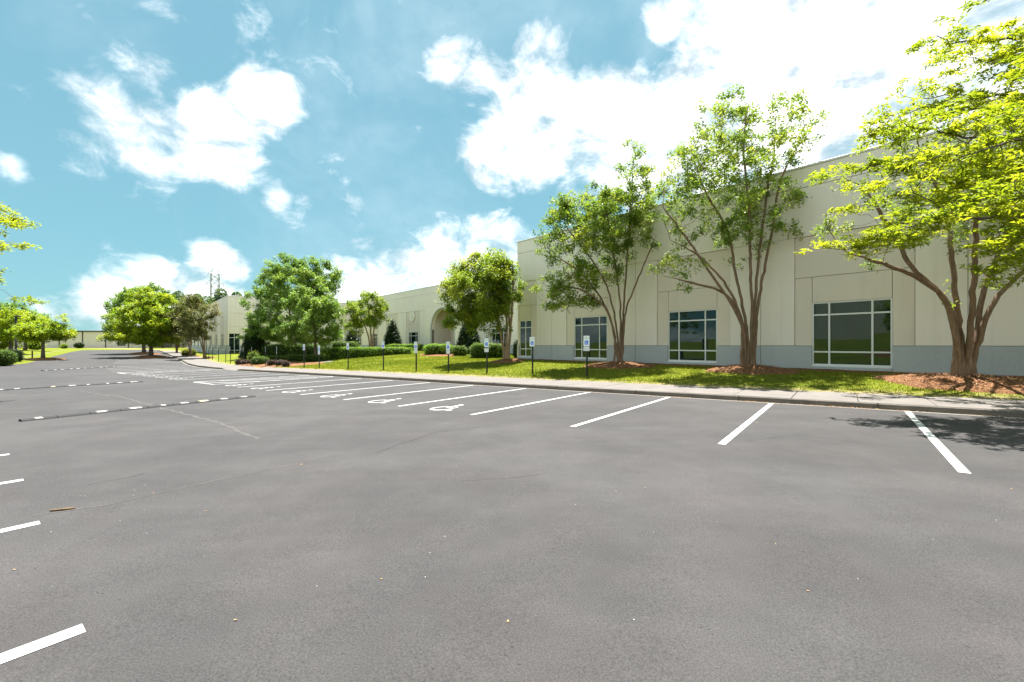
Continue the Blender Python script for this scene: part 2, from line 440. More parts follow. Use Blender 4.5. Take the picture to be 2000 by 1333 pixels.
    # foliage
    def leaf(name, cs, tr=0.4, rough=0.5, tint=(1.25, 1.25, 0.7)):
        n = NT(name); r = n.attr('rnd')
        c = n.ramp(r, [(i / (len(cs) - 1), cc) for i, cc in enumerate(cs)])
        leafify(n, c, tr, rough, tint); MAT[name] = n.m
    leaf('leaf_oak', [(0.101, 0.162, 0.011), (0.190, 0.252, 0.015), (0.291, 0.336, 0.020), (0.403, 0.414, 0.028)], 0.64)
    leaf('leaf_myrtle', [(0.069, 0.128, 0.023), (0.138, 0.222, 0.034), (0.214, 0.300, 0.044), (0.425, 0.422, 0.066)], 0.45)
    leaf('leaf_myrtle_yellow', [(0.068, 0.129, 0.018), (0.146, 0.224, 0.024), (0.224, 0.301, 0.034), (0.396, 0.378, 0.061)], 0.48)
    leaf('leaf_myrtle_olive', [(0.070, 0.094, 0.029), (0.117, 0.133, 0.040), (0.172, 0.179, 0.062), (0.265, 0.203, 0.094)], 0.4)
    leaf('leaf_maple', [(0.062, 0.135, 0.028), (0.124, 0.225, 0.044), (0.200, 0.305, 0.060), (0.325, 0.405, 0.081)], 0.42)
    leaf('leaf_lime', [(0.068, 0.127, 0.014), (0.165, 0.255, 0.019), (0.283, 0.359, 0.022), (0.403, 0.433, 0.027)], 0.5)
    leaf('leaf_magnolia', [(0.010, 0.026, 0.010), (0.018, 0.042, 0.014), (0.032, 0.060, 0.018), (0.09, 0.075, 0.03)], 0.12, 0.5)
    leaf('leaf_wood', [(0.029, 0.069, 0.020), (0.055, 0.110, 0.029), (0.090, 0.155, 0.041), (0.130, 0.195, 0.049)], 0.35)
    leaf('leaf_box', [(0.037, 0.085, 0.019), (0.075, 0.140, 0.022), (0.140, 0.216, 0.026), (0.225, 0.281, 0.037)], 0.35)
    leaf('leaf_box_bright', [(0.056, 0.133, 0.022), (0.133, 0.255, 0.026), (0.243, 0.376, 0.031), (0.354, 0.464, 0.044)], 0.4)
    leaf('leaf_plum', [(0.033, 0.015, 0.018), (0.060, 0.024, 0.027), (0.090, 0.045, 0.038), (0.135, 0.075, 0.045)], 0.2)
    leaf('leaf_gold', [(0.13, 0.15, 0.02), (0.2, 0.21, 0.02), (0.28, 0.27, 0.03), (0.34, 0.31, 0.04)], 0.4)
    leaf('leaf_dry', [(0.16, 0.07, 0.03), (0.28, 0.14, 0.05), (0.40, 0.24, 0.11), (0.5, 0.36, 0.2)], 0.2, 0.8, (1.1, 1, 1))
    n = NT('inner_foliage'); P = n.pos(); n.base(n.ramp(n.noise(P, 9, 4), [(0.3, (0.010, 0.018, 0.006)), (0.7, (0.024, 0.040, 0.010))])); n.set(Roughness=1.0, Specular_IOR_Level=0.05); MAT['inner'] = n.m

def leafify(n, c, tr, rough=0.5, tint=(1.25, 1.25, 0.7)):
    n.base(c); n.set(Roughness=rough, Specular_IOR_Level=0.35)
    t = n.N.new('ShaderNodeBsdfTranslucent'); n.L.new(n.mix(1.0, c, tint, 'MULTIPLY'), t.inputs['Color'])
    mx = n.N.new('ShaderNodeMixShader'); mx.inputs[0].default_value = tr
    n.L.new(n.p.outputs[0], mx.inputs[1]); n.L.new(t.outputs[0], mx.inputs[2]); n.L.new(mx.outputs[0], n.out.inputs['Surface'])
make_materials()

# ------------------------------------------------------------------ the lie of the land
# plan frames: (s,t) along / across the kerb, (q,y) along / into the building
A_ = np.array([-0.7930, 0.6092]); N_ = np.array([0.6092, 0.7930])
D_ = np.array([0.6638, -0.7479]); B_ = np.array([0.7479, 0.6638])
T_KERB = 13.78
_ss = np.linspace(-120, 700, 3281)
_sl = np.interp(_ss, [-120, 36, 60, 96, 118, 700], [-0.0118, -0.0118, 0.015, 0.015, 0.0015, 0.0015])
_gg = np.concatenate([[0], np.cumsum((_sl[1:] + _sl[:-1]) / 2 * np.diff(_ss))])
_gg -= np.interp(0, _ss, _gg)
def G(s, t): return np.interp(s, _ss, _gg) + 0.002 * np.clip(t, -30, 40)
def tR(s): return np.interp(s, [-200, 41, 47, 53, 66, 93, 140, 700], [T_KERB, T_KERB, T_KERB + .25, T_KERB + 1.1, 17.6, 22.7, 31.6, 31.6])
def tL(s): return np.interp(s, [-200, 44, 52, 60, 66, 96, 140, 700], [-8.5, -8.5, -6.0, -0.6, 3.0, 9.0, 17.5, 17.5])
def kerb_h(s):      # dropped kerb at the ramp
    return 0.15 - 0.125 * np.clip(np.minimum((s - 37.3) / 0.7, (40.9 - s) / 0.7), 0, 1)
def st(X, Y): return X * A_[0] + Y * A_[1], X * N_[0] + Y * N_[1]
def xy(s, t): return s * A_[0] + t * N_[0], s * A_[1] + t * N_[1]
def qy(X, Y): return X * D_[0] + Y * D_[1] + 23.15, X * B_[0] + Y * B_[1] - 21.04
def qxy(q, y): return (q - 23.15) * D_[0] + (y + 21.04) * B_[0], (q - 23.15) * D_[1] + (y + 21.04) * B_[1]
SW = 2.42            # depth of the walk from the kerb face
LOT_S0, LOT_S1 = -48.0, 136.0

def box_sd(q, y, a, b, c, d):
    dq = np.maximum(np.maximum(a - q, q - b), 0); dy = np.maximum(np.maximum(c - y, y - d), 0)
    return np.hypot(dq, dy)

def height(X, Y):
    X = np.asarray(X, float); Y = np.asarray(Y, float)
    s, t = st(X, Y); q, y = qy(X, Y)
    g = G(s, t)
    r, l = tR(s), tL(s)
    # building side
    d1 = np.maximum(t - (r + SW), 0)
    d2 = np.minimum(np.minimum(box_sd(q, y, 0, 60, 0, 60), box_sd(q, y, -54, 0, 7.76, 60)), box_sd(q, y, -150, -53.65, -9.84, 60))
    hb = np.interp(q, [-110, -80, -60, -48, -38, -14, -5], [0.35, 0.05, 0.0, 0.45, 0.85, 0.85, 0.57])
    w = d1 / (d1 + d2 + 1e-6); w = 1 - (1 - w) ** 1.35
    right = (G(s, r) + kerb_h(s) + 0.0) * (1 - w) + hb * w
    # bank side
    tau = np.maximum(l - t, 0)
    slope = np.interp(s, [-60, 40, 75, 120, 160], [0.12, 0.12, 0.13, 0.05, 0.0]); cap = np.interp(s, [0, 50, 80, 130], [3.2, 3.0, 1.7, 0.5])
    left = G(s, l) + 0.15 + np.minimum(slope * np.maximum(tau - 1.2, 0), cap)
    h = np.where(t > r + SW - 0.01, right, np.where(t < l, left, g))
    # beyond the end of the lot everything is field
    f = np.clip((s - 132) / 8, 0, 1)
    return h * (1 - f) + (G(s, 0) + 0.05) * f

def at(x, y, zoff=0.0, zmax=260.0):
    """where the sight line through photo pixel (x, y) meets the land"""
    u = (x - CX) / FPX; v = (y - HY) / FPX
    Z = np.concatenate([np.arange(1.5, 60, 0.02), np.arange(60, zmax, 0.1)])
    f = CAMH - v * Z - (height(u * Z, Z) + zoff)
    i = np.argmax(f < 0) if np.any(f < 0) else len(Z) - 1
    z = Z[i]
    return Vector((u * z, z, float(height(u * z, z))))

def at_depth(x, y, Z):
    return Vector(((x - CX) / FPX * Z, Z, CAMH + (HY - y) / FPX * Z))

# ------------------------------------------------------------------ ground, lot, kerb, walk
def build_ground():
    S = np.unique(np.round(np.concatenate([np.arange(-120, -20, 6), np.arange(-20, 62, 0.8), np.arange(62, 140, 2), np.arange(140, 420, 14)]), 3))
    rt = np.concatenate([[0.0, 0.12, 0.3, 0.55], np.arange(0.9, 24, 0.6), np.arange(24, 60, 3), np.arange(60, 330, 30)])
    lt = np.concatenate([np.arange(300, 60, -30), np.arange(60, 14, -3), np.arange(14, 1.1, -0.9), [0.9, 0.5, 0.18, 0.0]])
    ncol = len(lt) + 1 + len(rt)
    rng = np.random.default_rng(5)
    V = []; E = []
    for s in S:
        l, r = float(tL(s)), float(tR(s)) + SW
        ts = np.concatenate([l - lt, [(l + r) / 2], r + rt])
        X, Y = xy(s, ts); Zh = height(X, Y)
        lot = (s > LOT_S0 - 1) and (s < LOT_S1 + 1)
        nl = len(lt)
        bump = (rng.random(len(ts)) - 0.5) * 0.03
        Zh = Zh + np.where((ts > r + 0.6) | (ts < l - 1), bump, 0)
        if lot:
            Zh[nl] = float(G(s, 0)) - 0.5
            Zh[nl - 1] = float(G(s, l)) + 0.14      # top of the left kerb
            Zh[nl + 1] = float(G(s, r)) + float(kerb_h(s)) - 0.035
        V.append(np.stack([X, Y, Zh], 1))
        e = np.clip(1 - (ts - r) / 0.9, 0, 1) * (ts > r - 0.01)
        E.append(e)
    V = np.concatenate(V); E = np.concatenate(E)
    n = len(S); idx = np.arange(n * ncol).reshape(n, ncol)
    F = np.stack([idx[:-1, :-1], idx[1:, :-1], idx[1:, 1:], idx[:-1, 1:]], -1).reshape(-1, 4)
    F = F[:, ::-1]
    me = npmesh('ground', V, F, smooth=True)
    a = me.attributes.new('edge', 'FLOAT', 'POINT'); a.data.foreach_set('value', E.astype(np.float32))
    o = link_mesh('ground', me, MAT['lawn']); tag(o, 'mown lawn and grass bank around the car park', 'ground', kind='structure')
    # lot
    S = np.unique(np.round(np.concatenate([np.arange(LOT_S0, 62, 1.0), np.arange(62, LOT_S1 + .1, 2)]), 3))
    U = np.linspace(0, 1, 17)
    V = []
    for s in S:
        t = float(tL(s)) + (float(tR(s)) + 0.04 - float(tL(s))) * U
        X, Y = xy(s, t); V.append(np.stack([X, Y, G(s, t)], 1))
    V = np.concatenate(V); n = len(S); idx = np.arange(n * 17).reshape(n, 17)
    F = np.stack([idx[:-1, :-1], idx[1:, :-1], idx[1:, 1:], idx[:-1, 1:]], -1).reshape(-1, 4)[:, ::-1]
    lot = link_mesh('parking_lot', npmesh('parking_lot', V, F, smooth=True), MAT['asphalt'])
    tag(lot, 'grey asphalt car park with white stall lines', 'car park', kind='structure')
    return o, lot
ground, lot = build_ground()

def flat_poly(name, pts_st, mat, parent, lift=0.004, sub=0):
    V = []
    for s, t in pts_st:
        X, Y = xy(s, t); V.append((X, Y, float(G(s, t)) + lift))
    me = pymesh(name, V, [tuple(range(len(V)))])
    me.polygons[0].flip() if me.polygons[0].normal.z < 0 else None
    return link_mesh(name, me, mat, parent)

def strip(name, pts_st, width, mat, parent, lift=0.004, seg=0.7):
    """painted strip along a polyline in (s,t), draped on the lot"""
    P = [np.array(p, float) for p in pts_st]
    Q = []
    for a, b in zip(P[:-1], P[1:]):
        m = max(1, int(np.linalg.norm(b - a) / seg))
        for i in range(m): Q.append(a + (b - a) * i / m)
    Q.append(P[-1])
    V = []; F = []
    for i, p in enumerate(Q):
        d = Q[min(i + 1, len(Q) - 1)] - Q[max(i - 1, 0)]; d /= np.linalg.norm(d)
        nn = np.array([-d[1], d[0]])
        w = width if np.isscalar(width) else width[i % len(width)]
        for sg in (-1, 1):
            z = p + nn * sg * w / 2
            X, Y = xy(*z); V.append((X, Y, float(G(*z)) + lift))
    for i in range(len(Q) - 1): F.append((2 * i, 2 * i + 1, 2 * i + 3, 2 * i + 2))
    me = pymesh(name, V, F)
    if me.polygons[0].normal.z < 0:
        for p in me.polygons: p.flip()
    return link_mesh(name, me, mat, parent)

def build_kerb_walk():
    # kerb stones follow the right edge of the lot
    kerb = tag(empty('kerb', (*xy(0, T_KERB), float(G(0, T_KERB)))), 'weathered concrete kerb along the stall heads', 'kerb', kind='structure')
    walk = tag(empty('sidewalk', (*xy(0, T_KERB + 1), float(G(0, T_KERB)))), 'pale concrete walk between kerb and lawn', 'sidewalk', kind='structure')
    for root in (kerb, walk): root.location = (0, 0, 0)
    def piece(name, s0, s1, t0, t1, zb, zt, mat, parent, bev=0.006, jit=0.0):
        V = []
        for z in (zb, zt):
            for s, tt in ((s0, t0), (s1, t0), (s1, t1), (s0, t1)):
                t = float(tR(s)) + tt
                X, Y = xy(s, t); kh = float(kerb_h(s))
                V.append((X, Y, float(G(s, t)) + (z if z < 0 else kh + z - 0.15) + jit * (z > 0)))
        bm = bmesh.new(); vs = [bm.verts.new(v) for v in V]
        for f in BOXF: bm.faces.new([vs[i] for i in f])
        bmesh.ops.recalc_face_normals(bm, faces=bm.faces[:])
        bmesh.ops.bevel(bm, geom=list(bm.edges), offset=bev, segments=1, affect='EDGES', profile=0.5)
        me = bpy.data.meshes.new(name); bm.to_mesh(me); bm.free()
        return link_mesh(name, me, mat, parent)
    rnd = random.Random(3)
    s = -22.0
    while s < 112:
        L = 3.05 if s < 60 else 6.0
        if 33 < s < 44: L = 0.7
        piece('kerb_stone', s + 0.006, s + L - 0.006, 0.0 + rnd.uniform(-.006, .006), 0.09, -0.12, 0.138, MAT['kerb'], kerb, 0.018)
        s += L
    s = -21.93 + 0.35
    while s < 100:
        L = 1.42 if s < 60 else 4.2
        if 33 < s < 44: L = 0.71
        piece('walk_slab', s + 0.006, s + L - 0.006, 0.028, SW, -0.1, 0.15, MAT['concrete'], walk, 0.010, rnd.uniform(-.003, .004))
        s += L
    # gutter grit line at the kerb foot
    strip('gutter_grit', [(x, float(tR(x)) - 0.10) for x in np.arange(-20, 80, 1.0)], 0.13, MAT['grit'], lot, 0.003, 1.0)
    # kerb on the bank side, mostly behind the viewpoint
    V = []; F = []
    S = list(np.arange(LOT_S0, 128, 2.0)); prof = [(0.02, -0.1), (0.02, 0.13), (0.0, 0.15), (-0.16, 0.15), (-0.16, -0.1)]
    for s in S:
        for dt, dz in prof:
            t = float(tL(s)) + dt; X, Y = xy(s, t); V.append((X, Y, float(G(s, t)) + dz))
    k = len(prof)
    for i in range(len(S) - 1):
        for j in range(k - 1): F.append((i * k + j, (i + 1) * k + j, (i + 1) * k + j + 1, i * k + j + 1))
    o = link_mesh('kerb', pymesh('bank_kerb', V, F), MAT['concrete']); tag(o, 'pale kerb at the foot of the grass bank', 'kerb', kind='structure')
    # short concrete path running from the ramp between shrubs
    a = [(38.4, T_KERB + SW), (39.9, T_KERB + SW), (37.2, T_KERB + SW + 5.0), (35.9, T_KERB + SW + 4.6)]
    V = []
    for dz in (-0.15, 0.02):
        for s_, t_ in a:
            X, Y = xy(s_, t_); V.append((X, Y, float(height(X, Y)) + dz + 0.02))
    me = pymesh('footpath', V, BOXF)
    tag(link_mesh('footpath', me, MAT['concrete']), 'short concrete path leaving the dropped kerb', 'path', kind='structure')
build_kerb_walk()

# ------------------------------------------------------------------ painted markings
STALL0, PITCH = -1.17, 2.739
def iso_polys():
    """wheelchair symbol in a unit square, x right, y up (list of quads strips)"""
    out = []
    def stroke(pts, w):
        P = [np.array(p, float) for p in pts]
        L_ = []; R_ = []
        for i, p in enumerate(P):
            d = P[min(i + 1, len(P) - 1)] - P[max(i - 1, 0)]; d /= np.linalg.norm(d)
            nn = np.array([-d[1], d[0]]) * w / 2
            L_.append(p + nn); R_.append(p - nn)
        for i in range(len(P) - 1): out.append([L_[i], R_[i], R_[i + 1], L_[i + 1]])
    stroke([(0.44 + 0.30 * math.cos(a), 0.31 + 0.30 * math.sin(a)) for a in np.radians(np.linspace(118, 395, 22))], 0.09)
    stroke([(0.40, 0.80), (0.43, 0.45), (0.70, 0.45), (0.84, 0.12), (0.98, 0.17)], 0.10)
    stroke([(0.41, 0.64), (0.66, 0.62)], 0.08)
    c = [(0.38 + 0.085 * math.cos(a), 0.93 + 0.085 * math.sin(a)) for a in np.linspace(0, 2 * math.pi, 12, endpoint=False)]
    out.append([np.array(p) for p in c])
    return out
ISO = iso_polys()

def build_markings():
    for k in range(-4, 22):
        if k in (): continue
        s = STALL0 + PITCH * k
        t1 = float(tR(s)); t0 = t1 - 6.2
        if s > 56: break
        ds = 0.0
        strip('stall_line', [(s, t0), (s - (t1 - T_KERB) * 0.1, t1 - 0.18)], 0.115, MAT['paint'] , lot, 0.004)
        if 3 <= k <= 8 or 11 <= k <= 14:
            # symbol painted at the open end, upright as seen from the aisle
            V = []; F = []
            for poly in ISO:
                b = len(V)
                for px, py in poly:
                    ss = s + PITCH / 2 + 0.40 - px * 0.88; tt = t0 + 0.05 + py * 1.15
                    X, Y = xy(ss, tt); V.append((X, Y, float(G(ss, tt)) + 0.0045))
                F.append(tuple(range(b, len(V))))
            me = pymesh('wheelchair_symbol', V, F)
            for p in me.polygons:
                if p.normal.z < 0: p.flip()
            link_mesh('wheelchair_symbol', me, MAT['paint'], lot)
        if k in (9, 15):        # hatched access aisle beside the accessible stalls
            strip('stall_line', [(s, t0), (s + PITCH, t0)], 0.10, MAT['paint'], lot, 0.0042)
            for j in range(6):
                strip('hatch_line', [(s + PITCH - .08, t0 + 0.15 + j * 1.0), (s + .08, t0 + 1.05 + j * 1.0)], 0.10, MAT['paint'], lot, 0.0046)
    # end of the row by the tree islands
    for k in range(22, 27):
        s = STALL0 + PITCH * k
        t1 = float(tR(s)); strip('stall_line', [(s + 1.0, t1 - 5.8), (s, t1 - 0.2)], 0.12, MAT['paint'], lot, 0.004)
    # opposite row, open ends reaching into the picture
    for s, t in ((3.49, .477), (5.99, .52), (8.17, .57), (10.41, .58), (12.9, .5), (1.0, .45), (-1.6, .45), (-4.2, .45), (-6.8, .45)):
        strip('stall_line', [(s, -5.5), (s, t)], 0.12, MAT['paint'], lot, 0.004)
    for i in range(8):
        s = 15.6 + 2.6 * i
        strip('stall_line', [(s, -5.5), (s, .5)], 0.10, MAT['paint'], lot, 0.004)
    for i, (x, y, x2, y2) in enumerate(((0, 750, 60, 742), (0, 741, 40, 737))):
        pass
    # cracks and seams
    def px_line(pts, w, mat, name, jit=0.03, seed=0):
        rnd = random.Random(seed)
        Q = []
        W = [at(*p) for p in pts]
        for a, b in zip(W[:-1], W[1:]):
            m = max(2, int((b - a).length / 0.22))
            for i in range(m):
                p = a.lerp(b, i / m); s, t = st(p.x, p.y)
                Q.append((s + rnd.uniform(-jit, jit), t + rnd.uniform(-jit, jit)))
        strip(name, Q, w, mat, lot, 0.0025, 9)
    px_line([(60, 1010), (220, 985), (400, 945), (600, 903), (700, 882)], [0.018, 0.03, 0.022, 0.014], MAT['crack'], 'seam', 0.012, 1)
    px_line([(160, 765), (230, 775), (300, 793), (370, 812), (420, 823), (480, 848), (520, 860)], [0.05, 0.09, 0.03, 0.12, 0.06], MAT['crack'], 'crack', 0.05, 2)
    px_line([(370, 835), (440, 832), (520, 818), (560, 812)], [0.03, 0.02, 0.04], MAT['crack'], 'crack', 0.03, 8)
    px_line([(735, 885), (800, 862), (850, 846), (960, 832)], [0.008, 0.012, 0.006], MAT['dcrack'], 'crack', 0.02, 3)
    px_line([(1055, 815), (1090, 802), (1180, 785)], [0.02, 0.012, 0.03], MAT['crack'], 'crack', 0.02, 4)
    px_line([(170, 948), (250, 935), (310, 915)], [0.007, 0.005, 0.01], MAT['dcrack'], 'crack', 0.02, 5)
    px_line([(1460, 862), (1560, 850), (1700, 868), (1800, 880)], [0.006, 0.004, 0.008], MAT['dcrack'], 'crack', 0.02, 6)
    px_line([(900, 940), (1000, 934), (1100, 920)], [0.006, 0.004, 0.005], MAT['dcrack'], 'crack', 0.02, 7)
build_markings()
#%%PART2

# ------------------------------------------------------------------ speed bumps
def build_bump(p, q, label, wide=0.26, high=0.055, yellow=()):
    """modular rubber bump from world point p to q"""
    d = Vector((q.x - p.x, q.y - p.y, 0)); L = d.length; d.normalize()
    root = empty('speed_bump', p); tag(root, label, 'speed bump', 'speed bumps across the aisle')
    nrm = Vector((-d.y, d.x, 0))
    prof = [(-.5, -.01), (-.40, .6), (-.22, .95), (.22, .95), (.40, .6), (.5, -.01)]
    def section(u0, u1, lift, grow, name, mat, a=0, b=6):
        V = []; F = []
        pr = prof[a:b]
        us = np.linspace(u0, u1, 4)
        for u in us:
            base = p + d * float(u)
            z0 = float(G(*st(base.x, base.y)))
            for x, z in pr:
                w = base + nrm * (x * wide * grow)
                V.append((w.x - p.x, w.y - p.y, z0 + max(z * high + lift, -.005) - p.z))
        k = len(pr)
        for i in range(len(us) - 1):
            for j in range(k - 1): F.append((i * k + j, i * k + j + 1, (i + 1) * k + j + 1, (i + 1) * k + j))
        F.append(tuple(range(k))); F.append(tuple(reversed(range((len(us) - 1) * k, len(us) * k))))
        me = pymesh(name, V, F)
        bm = bmesh.new(); bm.from_mesh(me); bmesh.ops.recalc_face_normals(bm, faces=bm.faces[:]); bm.to_mesh(me); bm.free()
        return link_mesh(name, me, mat, root)
    n = max(2, int(round(L / 0.6))); m = L / n
    for i in range(n):
        section(i * m + 0.006, (i + 1) * m - 0.006, 0.0, 1.0, 'rubber_section', MAT['rubber'])
        rr_ = random.Random(i * 7 + int(L * 100))
        if rr_.random() < .92:
            c = (i + rr_.uniform(.35, .65)) * m; hw = rr_.uniform(.05, .15)
            mat = MAT['ypaint'] if i in yellow else MAT['wpaint']
            section(c - hw, c + hw, 0.003, 0.99, 'painted_patch', mat, 1, 5)
    return root
def lotp(s, t): X, Y = xy(s, t); return Vector((X, Y, float(G(s, t))))
build_bump(lotp(15.15, 1.0), lotp(16.0, 6.35), 'black rubber speed bump with worn white patches nearest the wheelchair symbols', yellow=(6,))
build_bump(lotp(28.1, -0.2), lotp(28.8, 6.1), 'black rubber speed bump with white patches, middle one of three', yellow=(5,))
build_bump(at(82, 725), at(226, 717), 'black rubber speed bump with white patches, nearest the tree islands')

# ------------------------------------------------------------------ office building
Z_PL, Z_WT, Z_WB, Z_BAY, Z_R1, Z_R2, Z_TOP = 1.56, 3.33, 0.78, 4.39, 6.10, 8.15, 8.97
BANG = math.atan2(D_[1], D_[0])
def build_office():
    bx, by = qxy(0, 0)
    root = empty('office_building', (bx, by, 0.0), BANG)
    tag(root, 'long cream tilt-up office building with blue-grey plinth and arched entrance', 'building')
    cache = {}
    J = 0.008
    def panel(name, x0, x1, z0, z1, yf, mat, wall, thick=0.16):
        """wall = ('x', y) faces -y ; ('y', x) faces +x with x0..x1 read along local y"""
        if x1 - x0 < 0.02 or z1 - z0 < 0.02: return
        w, h = round(x1 - x0 - 2 * J, 3), round(z1 - z0 - 2 * J, 3)
        key = (w, h, mat.name, thick)
        if key not in cache:
            me = boxes_mesh(name, [(0, w, 0, thick, 0, h)], 0.007); me.materials.append(mat); cache[key] = me
        kind, off = wall
        if kind == 'x': link_mesh(name, cache[key], None, root, (x0 + J, off + yf, z0 + J))
        else: link_mesh(name, cache[key], None, root, (off - yf, x0 + J, z0 + J), (0, 0, math.pi / 2))
    wcache = {}
    def window(cx, w, z0, z1, yf, wall, cols=(0.0, 0.23, 0.77, 1.0), rows=(0.0, 0.21, 0.80, 1.0)):
        key = (round(w, 3), z0, z1, cols)
        h = z1 - z0; b = 0.03
        if key not in wcache:
            bars = [(0, 0.05, 0, .09, 0, h), (w - .05, w, 0, .09, 0, h), (0.05, w - .05, 0.001, .09, 0, .05), (0.05, w - .05, 0.001, .09, h - .05, h)]
            for c in cols[1:-1]: bars.append((c * w - b, c * w + b, 0.004, .088, .05, h - .05))
            for r in rows[1:-1]: bars.append((.05, w - .05, 0.008, .086, r * h - b, r * h + b))
            fr = boxes_mesh('window', bars); fr.materials.append(MAT['alu'])
            panes = []
            for i in range(len(cols) - 1):
                for j in range(len(rows) - 1):
                    x0 = max(cols[i] * w, .05) - .005 if i == 0 else cols[i] * w + b - .005
                    x1 = cols[i + 1] * w - b + .005 if i < len(cols) - 2 else w - .045
                    a0 = .045 if j == 0 else rows[j] * h + b - .005
                    a1 = rows[j + 1] * h - b + .005 if j < len(rows) - 2 else h - .045
                    me = boxes_mesh('pane', [(0, x1 - x0, 0, .012, 0, a1 - a0)]); me.materials.append(MAT['glass'])
                    panes.append((me, (x0, 0.045, a0)))
            sl = boxes_mesh('sill', [(-.05, w + .05, -.07, .06, -.06, -.002)], .008); sl.materials.append(MAT['alu'])
            wcache[key] = (fr, panes, sl)
        fr, panes, sl = wcache[key]
        kind, off = wall
        if kind == 'x': o = link_mesh('window', fr, None, root, (cx - w / 2, off + yf, z0))
        else: o = link_mesh('window', fr, None, root, (off - yf, cx - w / 2, z0), (0, 0, math.pi / 2))
        for i, (me, lc) in enumerate(panes):
            pn = link_mesh('pane', me, None, o, lc)
            r_ = random.Random(hash((round(cx * 10), i)) % 9999)
            pn.rotation_euler = (r_.uniform(-.004, .004), 0, r_.uniform(-.004, .004))
        link_mesh('sill', sl, None, o)
    LIGHT, DARK, PL = MAT['wall_light'], MAT['wall_dark'], MAT['plinth']
    def bay(x0, x1, wall, win=True, hb=1.87, ww=2.5, cx=None, lowbase=-1.0, simple=False):
        c = (x0 + x1) / 2 if cx is None else cx
        b0, b1 = max(x0, c - hb), min(x1, c + hb)
        if win:
            w0, w1 = c - ww / 2, c + ww / 2
            panel('plinth_panel', x0, w0, lowbase, Z_PL, -0.02, PL, wall); panel('plinth_panel', w1, x1, lowbase, Z_PL, -0.02, PL, wall)
            panel('plinth_panel', w0, w1, lowbase, Z_WB - .05, -0.02, PL, wall)
            panel('bay_panel', b0, w0, Z_PL, Z_BAY, 0.05, DARK, wall); panel('bay_panel', w1, b1, Z_PL, Z_BAY, 0.05, DARK, wall)
            panel('bay_panel', w0, w1, Z_WT, Z_BAY, 0.05, DARK, wall)
            window(c, ww, Z_WB, Z_WT, 0.07, wall)
        else:
            panel('plinth_panel', x0, x1, lowbase, Z_PL, -0.02, PL, wall)
            panel('bay_panel', b0, b1, Z_PL, Z_BAY, 0.05, DARK, wall)
        panel('pilaster_panel', x0, b0, Z_PL, Z_R1, 0.0, LIGHT, wall); panel('pilaster_panel', b1, x1, Z_PL, Z_R1, 0.0, LIGHT, wall)
        panel('bay_panel', b0, b1, Z_BAY, Z_R1, 0.05, DARK, wall)
        if not simple:
            panel('upper_panel', x0, x1, Z_R1, Z_R2, 0.012, LIGHT, wall)
            panel('parapet_panel', x0, x1, Z_R2, Z_TOP, 0.0, LIGHT, wall)
        else:
            panel('upper_panel', x0, x1, Z_R1, Z_TOP, 0.0, LIGHT, wall)
    # near wing, face y=0
    W1 = ('x', 0.0)
    j0, pitch = 3.40, 6.35
    # corner piece with its two-column corner window
    panel('plinth_panel', 0, 0.22, -1, Z_PL, -0.02, PL, W1); panel('plinth_panel', 1.44, j0, -1, Z_PL, -0.02, PL, W1)
    panel('plinth_panel', 0.22, 1.44, -1, Z_WB - .05, -0.02, PL, W1)
    panel('bay_panel', 0, 0.22, Z_PL, Z_BAY, .05, DARK, W1); panel('bay_panel', 1.44, 2.0, Z_PL, Z_BAY, .05, DARK, W1); panel('bay_panel', 0.22, 1.44, Z_WT, Z_BAY, .05, DARK, W1)
    panel('bay_panel', 0, 2.0, Z_BAY, Z_R1, .05, DARK, W1); panel('pilaster_panel', 2.0, j0, Z_PL, Z_R1, 0, LIGHT, W1)
    panel('upper_panel', 0, j0, Z_R1, Z_R2, .012, LIGHT, W1); panel('parapet_panel', 0, j0, Z_R2, Z_TOP, 0, LIGHT, W1)
    window(0.83, 1.22, Z_WB, Z_WT, .07, W1, (0, .5, 1.0))
    for k in range(6): bay(j0 + pitch * k, j0 + pitch * (k + 1), W1)
    xe = j0 + pitch * 6
    # middle, recessed face y=7.76
    W2 = ('x', 7.76)
    js = [-53.65, -51.35, -45.1, -38.85, -32.6, -26.35]
    bay(js[0], js[1], W2, False)
    for a, b in zip(js[1:-1], js[2:]): bay(a, b, W2, True)
    # entrance arch between -26.35 and -17.95
    ax, ar, az_ = -22.15, 2.6, 3.5
    x0, x1 = -26.35, -17.95
    panel('plinth_panel', x0, ax - ar, -1, Z_PL, -.02, PL, W2); panel('plinth_panel', ax + ar, x1, -1, Z_PL, -.02, PL, W2)
    panel('pilaster_panel', x0, ax - ar - .02, Z_PL, az_, 0, LIGHT, W2); panel('pilaster_panel', ax + ar + .02, x1, Z_PL, az_, 0, LIGHT, W2)
    # spandrel with the round head cut out
    ang = np.linspace(math.pi, 0, 25)
    V = []; F = []
    zt = Z_R1 + .35
    for yy in (0.0, 0.5):
        for a in ang: V.append((ax + ar * math.cos(a), 7.76 + yy, az_ + ar * math.sin(a)))
        for a in ang:
            c_, s_ = math.cos(a), math.sin(a)
            k_ = min((x1 - ax - .01) / max(abs(c_), 1e-6), (zt - az_) / max(s_, 1e-6))
            V.append((ax + k_ * c_, 7.76 + yy, az_ + k_ * s_))
    m = len(ang)
    for i in range(m - 1):
        F.append((i, i + 1, m + i + 1, m + i)); F.append((i, 2 * m + i, 2 * m + i + 1, i + 1)); F.append((2 * m + i, 3 * m + i, 3 * m + i + 1, 2 * m + i + 1))
    # fill the two upper corners
    link_mesh('arch_panel', pymesh('arch_panel', V, F), LIGHT, root)
